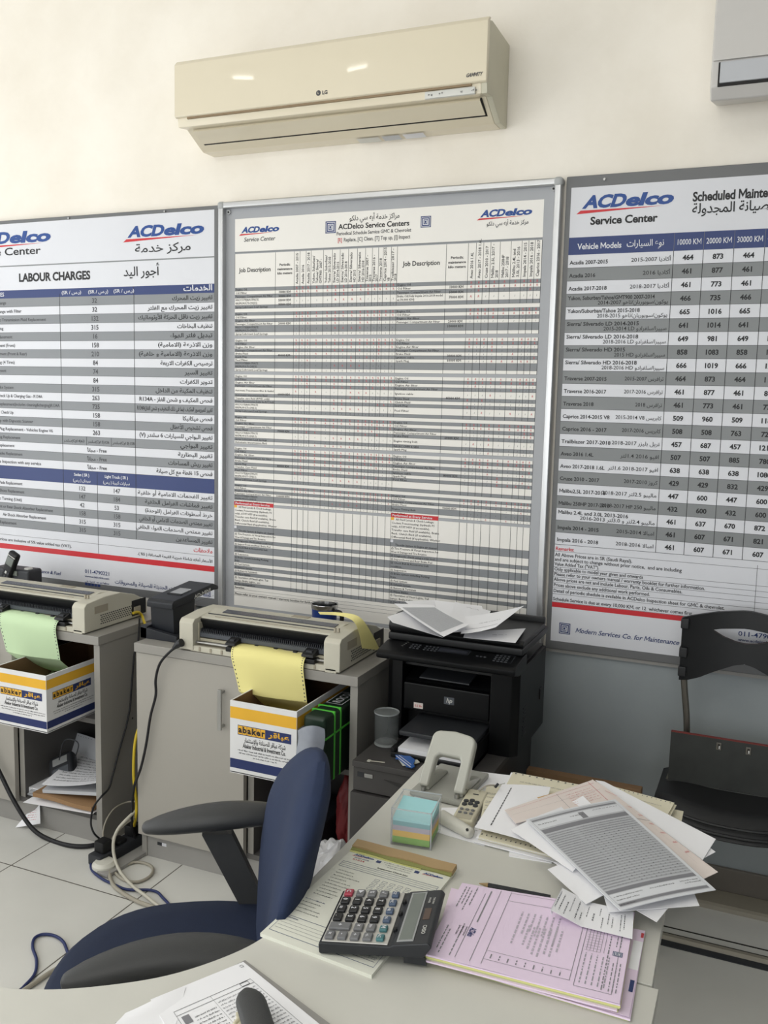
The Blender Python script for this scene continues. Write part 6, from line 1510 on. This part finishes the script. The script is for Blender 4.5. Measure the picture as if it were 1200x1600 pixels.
def pencil():
    a, c = PZ(752, 1381, DZ + 0.005), PZ(860, 1402, DZ + 0.005); d = (c - a).normalized()
    t = thing('pencil', 'dark pencil with brown tip behind the pink pad', 'pencil', (a + c) / 2 - Vector((0, 0, 0.005)))
    b = MB(); b.ring([a + d * 0.012, c], 0.004, 'dark_bluegrey', 6); b.build('barrel', t)
    b = MB(); b.ring([a - d * 0.004, a + d * 0.0122], [0.0007, 0.004], 'tape_brown', 10); b.build('tip', t)
pencil()

# note cube in its clear tray
def cube():
    x0, x1, y0, y1, z1 = -0.637, -0.557, 1.545, 1.628, 0.823; w_ = 0.002
    R_ = Matrix.Translation(Vector((-0.597, 1.586, 0))) @ Matrix.Rotation(math.radians(7), 4, 'Z') @ Matrix.Translation(Vector((0.597, -1.586, 0)))
    t = thing('note_holder', 'clear acrylic tray on the desk holding coloured note paper', 'note holder', (-0.597, 1.586, DZ))
    b = MB(); b.mark(); b.box((x0, y0, DZ), (x1, y1, DZ + 0.003), 'acrylic'); b.box((x0, y0, DZ + 0.003), (x1, y0 + w_, z1), 'acrylic'); b.box((x0, y1 - w_, DZ + 0.003), (x1, y1, z1 + 0.004), 'acrylic'); b.box((x0, y0 + w_, DZ + 0.003), (x0 + w_, y1 - w_, z1), 'acrylic'); b.box((x1 - w_, y0 + w_, DZ + 0.003), (x1, y1 - w_, z1), 'acrylic'); b.box((x0, y0 - 0.0003, z1 - 0.0015), (x1, y0 + w_, z1 + 0.0003), 'acrylic_edge'); b.box((x0 - 0.0003, y0, DZ), (x0 + 0.0022, y0 + 0.0022, z1), 'acrylic_edge'); b.box((x1 - 0.0022, y0, DZ), (x1 + 0.0003, y0 + 0.0022, z1), 'acrylic_edge'); b.box((x0, y1 - w_, z1 + 0.0025), (x1, y1, z1 + 0.0043), 'acrylic_edge'); b.box((x1 - 0.002, y0, z1 - 0.0015), (x1, y1, z1 + 0.0003), 'acrylic_edge'); b.box((x0, y0, z1 - 0.0015), (x0 + 0.002, y1, z1 + 0.0003), 'acrylic_edge'); b.xf(R_); b.build('tray', t)
    b = MB(); b.mark(); a0, a1, c0, c1 = x0 + 0.003, x1 - 0.004, y0 + 0.003, y1 - 0.003
    zz = DZ + 0.004
    for h_, m_ in ((0.013, 'note_green'), (0.012, 'note_yellow'), (0.010, 'note_lilac'), (0.009, 'note_teal')): b.box((a0, c0, zz), (a1, c1, zz + h_), m_); zz += h_
    b.add([(a0, c0, zz), (a1, c0, zz), (a1, c1, zz), (a0, c1, zz), (a0, c0, zz + 0.006), (a1, c0, zz + 0.003), (a1, c1, zz + 0.014), (a0, c1, zz + 0.017)], [(0,3,2,1), (4,5,6,7), (0,1,5,4), (1,2,6,5), (2,3,7,6), (3,0,4,7)], 'note_blue'); b.xf(R_)
    solo(b, 'note_block', 'block of blue, lilac, yellow and green note paper inside the clear tray', 'note paper')
cube()

# grey two-hole punch
def punch():
    t = thing('hole_punch', 'large grey two-hole punch with looped handle, behind the note holder', 'hole punch', (-0.61, 1.835, DZ))
    R_ = Matrix.Translation(Vector((-0.615, 1.83, 0))) @ Matrix.Rotation(math.radians(-3), 4, 'Z') @ Matrix.Translation(Vector((0.615, -1.83, 0)))
    b = MB(); b.mark(); b.box((-0.675, 1.752, DZ + 0.0015), (-0.555, 1.925, DZ + 0.013), 'punch_base', 0.004); b.xf(R_); b.build('base', t)
    for x in (-0.648, -0.570):
        b = MB(); b.mark(); b.prism([(1.772, 0.763), (1.772, 0.782), (1.785, 0.79), (1.80, 0.789), (1.875, 0.771), (1.885, 0.763)], 0, x - 0.0105, x + 0.0105, 'punch_grey', 0.003); b.xf(R_); b.build('pivot_block', t)
    # handle: a bent loop, from both pivots up to a broad grip
    out = [(-0.052, 0.0), (-0.053, 0.03), (-0.050, 0.112), (-0.046, 0.121), (-0.036, 0.126), (0.0, 0.130), (0.036, 0.126), (0.046, 0.121), (0.050, 0.112), (0.053, 0.03), (0.052, 0.0), (0.029, 0.0), (0.029, 0.03), (0.029, 0.066), (0.024, 0.073), (0.0, 0.073), (-0.024, 0.073), (-0.029, 0.066), (-0.029, 0.03), (-0.029, 0.0)]
    b = MB(); b.mark(); b.prism(out, 1, -0.012, 0.012, 'punch_grey', 0.0055, 3)
    b.xf(R_ @ Matrix.Translation((-0.609, 1.774, 0.768)) @ Matrix.Rotation(math.radians(-38), 4, 'X')); b.build('handle', t, 40)
    for x in (-0.66, -0.558):
        b = MB(); b.mark(); b.cyl((x - 0.0015, 1.784, 0.779), (x + 0.0015, 1.784, 0.779), 0.0035, 'charcoal', n=12); b.xf(R_); b.build('pivot_pin', t)
    for x in (-0.648, -0.570):
        b = MB(); b.mark(); b.cyl((x, 1.765, 0.762), (x, 1.765, 0.772), 0.005, 'steel', n=12); b.xf(R_); b.build('punch_pin', t)
punch()
def remotes():
    t = thing('remote_control', 'cream remote control with dark buttons, right of the grey hole punch', 'remote control', PZ(735, 1258, DZ))
    a, c = PZ(722, 1281, DZ + 0.02), PZ(748, 1234, DZ + 0.02); d = (c - a); L = d.length; ang = math.atan2(-d.x, d.y)
    MT = Matrix.Translation(Vector((a.x, a.y, DZ + 0.0012))) @ Matrix.Rotation(ang, 4, 'Z')
    b = MB(); b.mark(); b.box((-0.0225, 0, 0), (0.0225, L, 0.02), 'remote_cream', 0.006, 3); b.xf(MT); b.build('case', t)
    b = MB(); b.mark(); b.box((-0.016, 0.004, 0.0195), (0.016, 0.05, 0.0204), 'printer_beige', 0.0004, 1); b.xf(MT); b.build('button_field', t)
    for i in range(3):
        for j, (yy, sx, sy) in enumerate(((0.028, 0.004, 0.004), (0.044, 0.004, 0.004), (0.068, 0.0058, 0.007), (0.084, 0.0058, 0.006))):
            b = MB(); b.mark(); xx = -0.0115 + i * 0.0115; b.lathe([(0, 0.019), (1.0, 0.019), (0.9, 0.0225), (0, 0.023)], (0, 0, 0), 'charcoal' if j > 1 else 'key_grey', 14)
            b.xf(MT @ Matrix.Translation((xx, yy + (0.006 if i == 1 and j > 1 else 0), 0)) @ Matrix.Diagonal((sx, sy, 1, 1))); b.build('button', t)
    b = MB(); b.mark(); b.box((-0.006, L - 0.03, 0.0197), (0.006, L - 0.026, 0.0204), 'charcoal'); b.xf(MT); b.build('lamp', t)
    a, c = PZ(690, 1276, DZ + 0.014), PZ(737, 1303, DZ + 0.012)
    t = thing('plastic_bar', 'off-white rounded plastic bar with one dark hole, beside the clear note tray', 'plastic bar', (a + c) / 2 - Vector((0, 0, 0.014)))
    b = MB(); b.ring([a - (c-a) * 0.02, a, a.lerp(c, 0.5), a.lerp(c, 0.88), a.lerp(c, 0.97), c], [0.011, 0.0145, 0.0135, 0.0125, 0.011, 0.006], 'off_white', 16, True, 0.95); b.build('bar', t, 60)
    q = a.lerp(c, 0.9) + Vector((0.0, -0.009, 0.0085)); b = MB(); b.cyl(q + Vector((0, 0.003, -0.003)), q + Vector((0, -0.0015, 0.0015)), 0.0028, 'black_slot', n=12); b.build('hole_rim', t)
remotes()

# papers lying under the punch and the remote
quad(PZ_([(668, 1196), (800, 1212), (795, 1222), (640, 1262)], DZ + 0.0006), 'paper_sheet', 'white sheet lying under the grey hole punch', 'paper', 'paper', 0.0007)
quad(PZ_([(690, 1262), (775, 1262), (757, 1322), (680, 1300)], DZ + 0.0008), 'paper_sheet', 'white sheet lying under the cream remote control', 'paper', 'paper', 0.0007, art=gtxt(0.2, 0.8, 0.3, 0.7, 4))
b = MB(); b.tube([PZ(748, 1236, 0.775), PZ(760, 1228, 0.785), PZ(772, 1227, 0.785), PZ(777, 1229, 0.782)], 0.0016, 'cable_grey', 6); b.ring([PZ(774, 1230, 0.784), PZ(778, 1225, 0.788)], 0.003, 'charcoal', 6); solo(b, 'wire_tie', 'short grey wire with dark tip behind the cream remote', 'wire')

# ================================================================== the pile of papers at the back right of the desk
def fanfold(name, lab, c, z0, n, th, grp=None):
    b = MB(); c = [Vector((q.x, q.y, 0)) for q in c]; p = Print()
    for i in range(n):
        j = Vector((random.uniform(-1, 1) * 0.007, random.uniform(-1, 1) * 0.006, 0)); z = z0 + i * th / n
        vs = [q + j for q in c]; a = Vector((0, 0, z)); up = Vector((0, 0, th / n * 0.85))
        b.add([q + a for q in vs] + [q + a + up for q in vs], [(3,2,1,0), (4,5,6,7), (0,1,5,4), (1,2,6,5), (2,3,7,6), (3,0,4,7)], 'fan_paper' if i % 3 else 'paper')
    tl, tr, br, bl = c; zt = z0 + th
    for k in range(18):
        for v in (0.03, 0.97):
            u = 0.03 + k * 0.055; p.rect(u, v - 0.008, u + 0.012, v + 0.008, 'ink_soft', 1)
    for k in range(6): p.scribble(0.1, 0.9, 0.85 - k * 0.1, 0.012, 'ink_grey', 1)
    p.into(b, lambda u, v, l: bl.lerp(br, u).lerp(tl.lerp(tr, u), v) + Vector((0, 0, zt + 0.0003 + l)), 0.0001)
    return solo(b, name, lab, 'paper stack', grp)
quad(PZ_([(800, 1300), (870, 1330), (862, 1349), (795, 1338)], DZ + 0.0005), 'paper_sheet', 'grey-white sheets peeping out lowest at the left of the paper pile', 'paper', 'paper', 0.003)
fanfold('listing_stack', 'cream punched listing stack under the left side of the paper pile', PZ_([(800, 1212), (1010, 1252), (884, 1349), (746, 1314)], DZ + 0.004), DZ + 0.0028, 5, 0.012)
fanfold('listing_stack', 'cream punched listing stack whose edge shows at the pile\'s far right', PZ_([(925, 1222), (1052, 1256), (1010, 1330), (880, 1290)], DZ + 0.02), DZ + 0.0155, 5, 0.008)
quad(PZ_([(1022, 1258), (1068, 1268), (1062, 1298), (1020, 1290)], DZ + 0.006), 'paper_sheet', 'small cream sheet at the desk\'s far right corner', 'paper', 'fan_paper', 0.001)
def strips(p):
    for k in range(4): p.hl(0.05, 0.95, 0.2 + 0.2 * k, 0.006, 'ink_grey', 2)
    for k in range(8): p.scribble(0.1, 0.9, 0.12 + 0.1 * k, 0.02, 'ink_soft', 2)
quad(PZ_([(760, 1228), (800, 1232), (772, 1300), (748, 1296)], DZ + 0.018), 'delivery_slip', 'narrow cream printed slip at the left edge of the paper pile', 'paper', 'fan_paper', 0.0006, art=strips)
z2p = lambda x, y: (720 + x / 2.857, 1180 + y / 2.857)
quad([PZ(*z2p(*p), z) for p, z in (((185, 130), .775), ((400, 150), .775), ((330, 405), .776), ((62, 322), .775))], 'paper_sheet', 'blank white sheet with one typed line, at the left of the paper pile', 'paper', 'paper', fold=lambda u, v: 0.004 * math.sin(2 * u), art=lambda p: [p.rect(0.22 + 0.0, 0.1 + k * 0.055, 0.24, 0.145 + k * 0.055, 'ink_soft', 2) for k in range(15)])
quad([PZ(*z2p(*p), z) for p, z in (((340, 190), .779), ((420, 168), .784), ((455, 190), .783), ((380, 215), .779))], 'brown_envelope', 'tan envelope corner poking out at the back of the paper pile', 'envelope', 'envelope', 0.001)
quad([PZ(*z2p(*p), z) for p, z in (((600, 112), .788), ((640, 118), .788), ((1138, 375), .786), ((1080, 468), .784))], 'paper_sheet', 'white sheet fanned out at the far right of the paper pile', 'paper', 'paper', 0.0008)
quad([PZ(*z2p(*p), z) for p, z in (((840, 260), .782), ((1000, 330), .782), ((1137, 432), .782), ((1010, 500), .781))], 'paper_sheet', 'white sheet showing just below the pile\'s far right corner', 'paper', 'paper', 0.0008)
def redlines(p):
    p.hl(0.03, 0.97, 0.86, 0.006, 'mark_red', 2, 4); p.hl(0.03, 0.97, 0.55, 0.004, 'ink_grey', 2, 4); p.vl(0.93, 0.05, 0.95, 0.004, 'mark_red', 2, 6); p.vl(0.55, 0.1, 0.9, 0.003, 'ink_grey', 2, 6)
    for k in range(6): p.scribble(0.62, 0.9, 0.2 + 0.1 * k, 0.02, 'mark_red', 2)
quad([PZ(*z2p(*p), z) for p, z in (((585, 108), .793), ((640, 140), .793), ((1148, 522), .79), ((1085, 552), .788))], 'carbon_copy', 'pinkish red-lined carbon copy running down the right of the paper pile', 'paper', 'tan_paper', 0.0008, art=redlines)
quad([PZ(*z2p(*p), z) for p, z in (((195, 245), .785), ((590, 110), .793), ((690, 200), .795), ((245, 305), .786))], 'carbon_copy', 'pinkish carbon copy reaching left across the back of the paper pile', 'paper', 'tan_paper', 0.0008, art=redlines)
quad([PZ(*z2p(*p), z) for p, z in (((225, 335), .787), ((545, 180), .795), ((700, 330), .797), ((500, 520), .79))], 'paper_sheet', 'white folded sheet under the plastic sleeve\'s upper left side', 'paper', 'paper', 0.0008, fold=lambda u, v: 0.003 * math.sin(6 * u))
quad([PZ(*z2p(*p), z) for p, z in (((415, 480), .781), ((640, 480), .785), ((940, 665), .781), ((875, 745), .780))], 'paper_sheet', 'white sheet whose corner hangs lowest over the desk front of the pile', 'paper', 'paper', 0.0008)
quad([PZ(*z2p(*p), z) for p, z in (((600, 500), .787), ((980, 470), .787), ((1065, 672), .784), ((660, 700), .782))], 'paper_sheet', 'white sheet just beneath the plastic sleeve\'s lower right corner', 'paper', 'paper', 0.0008)
quad([PZ(*z2p(*p), z) for p, z in (((388, 510), .784), ((700, 380), .792), ((760, 560), .790), ((560, 665), .782))], 'paper_sheet', 'white sheet under the plastic sleeve\'s lower left side', 'paper', 'paper', 0.0008)
def table(p):
    p.rect(0.025, 0.02, 0.965, 0.985, 'sheet_grey', 1)
    p.rect(0.03, 0.86, 0.96, 0.94, 'sleeve', 2); p.rect(0.03, 0.95, 0.96, 0.965, 'ink_grey', 2); p.rect(0.03, 0.80, 0.96, 0.845, 'ink_grey', 2)
    p.scribble(0.05, 0.25, 0.90, 0.012, 'ink_soft', 3); p.scribble(0.40, 0.55, 0.90, 0.014, 'ink_soft', 3); p.rect(0.50, 0.86, 0.56, 0.93, 'ink_grey', 3); p.scribble(0.66, 0.94, 0.92, 0.012, 'ink_grey', 3)
    for r_ in range(26):
        v = 0.775 - r_ * 0.0236
        p.rect(0.03, v - 0.004, 0.96, v + 0.009, 'pale_grey', 2)
        p.scribble(0.04, 0.30, v, 0.010, 'ink_grey', 3)
        for c_ in range(12):
            if r_ > 4 : p.rect(0.33 + c_ * 0.052, v + 0.002, 0.341 + c_ * 0.052, v + 0.009, 'ink_grey' if (r_ + c_) % 3 else 'ink_soft', 3)
        if r_ <= 4: p.scribble(0.35, 0.94, v, 0.011, 'ink_grey', 3)
    p.rect(0.03, 0.135, 0.96, 0.165, 'ink_grey', 3); p.rect(0.03, 0.05, 0.96, 0.13, 'sleeve', 2); p.rect(0.03, 0.025, 0.96, 0.045, 'ink_grey', 2)
    p.scribble(0.05, 0.35, 0.10, 0.011, 'ink_soft', 3); p.scribble(0.05, 0.28, 0.07, 0.011, 'ink_soft', 3); p.scribble(0.42, 0.68, 0.10, 0.010, 'ink_soft', 3); p.scribble(0.75, 0.95, 0.105, 0.011, 'ink_soft', 3); p.scribble(0.78, 0.95, 0.085, 0.011, 'ink_soft', 3); p.scribble(0.04, 0.2, 0.03, 0.01, 'ink', 3)
sl_ = [PZ(*z2p(*p), z) for p, z in (((290, 288), .799), ((690, 198), .804), ((1138, 602), .797), ((712, 694), .794))]
quad(sl_, 'plastic_sleeve', 'clear plastic sleeve with grey printed table, topmost on the paper pile', 'document sleeve', 'sleeve', 0.0012, fold=lambda u, v: 0.003 * math.sin(3.1 * u) , art=table)

# ================================================================== clipboard with papers and stapler at the bottom edge
quad([PZ(383, 1502, .7545), PZ(560, 1635, .7545), PZ(330, 1760, .7545), PZ(180, 1600, .7545)], 'clipboard', 'dark grey clipboard under white papers at the bottom edge', 'clipboard', 'plinth_grey', 0.004)
quad([PZ(290, 1545, .7582), PZ(250, 1700, .7582), PZ(120, 1680, .7582), PZ(196, 1583, .7582)], 'paper_sheet', 'crumpled white sheet at the clipboard\'s left side', 'paper', 'paper', 0.0006, fold=lambda u, v: 0.004 * math.sin(5 * u + 2 * v) ** 2)
def form(p):
    p.frame(0.12, 0.1, 0.9, 0.83, 0.003, 'ink_soft', 2); p.hl(0.12, 0.9, 0.79, 0.003, 'ink_soft', 2); p.vl(0.48, 0.1, 0.83, 0.002, 'ink_soft', 2)
    p.rect(0.15, 0.70, 0.22, 0.77, 'ink_grey', 2); p.frame(0.78, 0.795, 0.86, 0.825, 0.004, 'ink', 2)
    for k in range(20): p.scribble(0.5, 0.88, 0.75 - k * 0.03, 0.014, 'ink_grey', 2)
    for k in range(16): p.scribble(0.25, 0.46, 0.72 - k * 0.03, 0.014, 'ink_soft', 2)
    p.frame(0.93, 0.955, 0.96, 0.975, 0.003, 'ink_soft', 2)
quad([PZ(235, 1562, .7595), PZ(380, 1503, .7595), PZ(548, 1640, .7595), PZ(350, 1760, .7595)], 'printed_form', 'white printed form on the clipboard, under the stapler', 'paper', 'paper', 0.0006, art=form)
def stapler():
    t = thing('stapler', 'stapler with dark rounded cap and cream body, on the clipboard papers', 'stapler', PZ(395, 1600, 0.761))
    a, c = PZ(385, 1545, 0.792), PZ(425, 1680, 0.80); d = (c - a).normalized(); L = 0.14
    pts = [a + d * (L * k / 14) for k in range(15)]
    rr = [0.0008 + 0.0195 * math.sin(math.pi * min(0.5, 0.02 + 0.12 * k)) ** 0.6 for k in range(15)]
    b = MB(); b.ring([p_ + Vector((0, 0, 0.004 * math.sin(k / 14 * 3))) for k, p_ in enumerate(pts)], rr, 'arm_black', 18, True, 0.42); b.build('cap', t, 60)
    e = Vector((-d.y, d.x, 0)).normalized()
    def bx(u0, u1, w0, z0, z1, m_, nm):
        b = MB(); vs = []
        for z_ in (z0, z1):
            for u_, s_ in ((u0, -1), (u1, -1), (u1, 1), (u0, 1)):
                q = a + d * u_ + e * (s_ * w0); vs.append((q.x, q.y, z_))
        b.add(vs, [(0,3,2,1), (4,5,6,7), (0,1,5,4), (1,2,6,5), (2,3,7,6), (3,0,4,7)], m_); b.build(nm, t)
    bx(0.035, 0.14, 0.011, 0.770, 0.794, 'remote_cream', 'magazine'); bx(0.01, 0.14, 0.016, 0.7602, 0.7675, 'remote_cream', 'base')
    b = MB(); q = a + d * 0.045; b.tube([q - e * 0.018 + Vector((0, 0, -0.012)), q - e * 0.025 + d * 0.008 + Vector((0, 0, -0.014)), q - e * 0.018 + d * 0.016 + Vector((0, 0, -0.012))], 0.003, 'remote_cream', 8); b.build('spring_loop', t)
stapler()
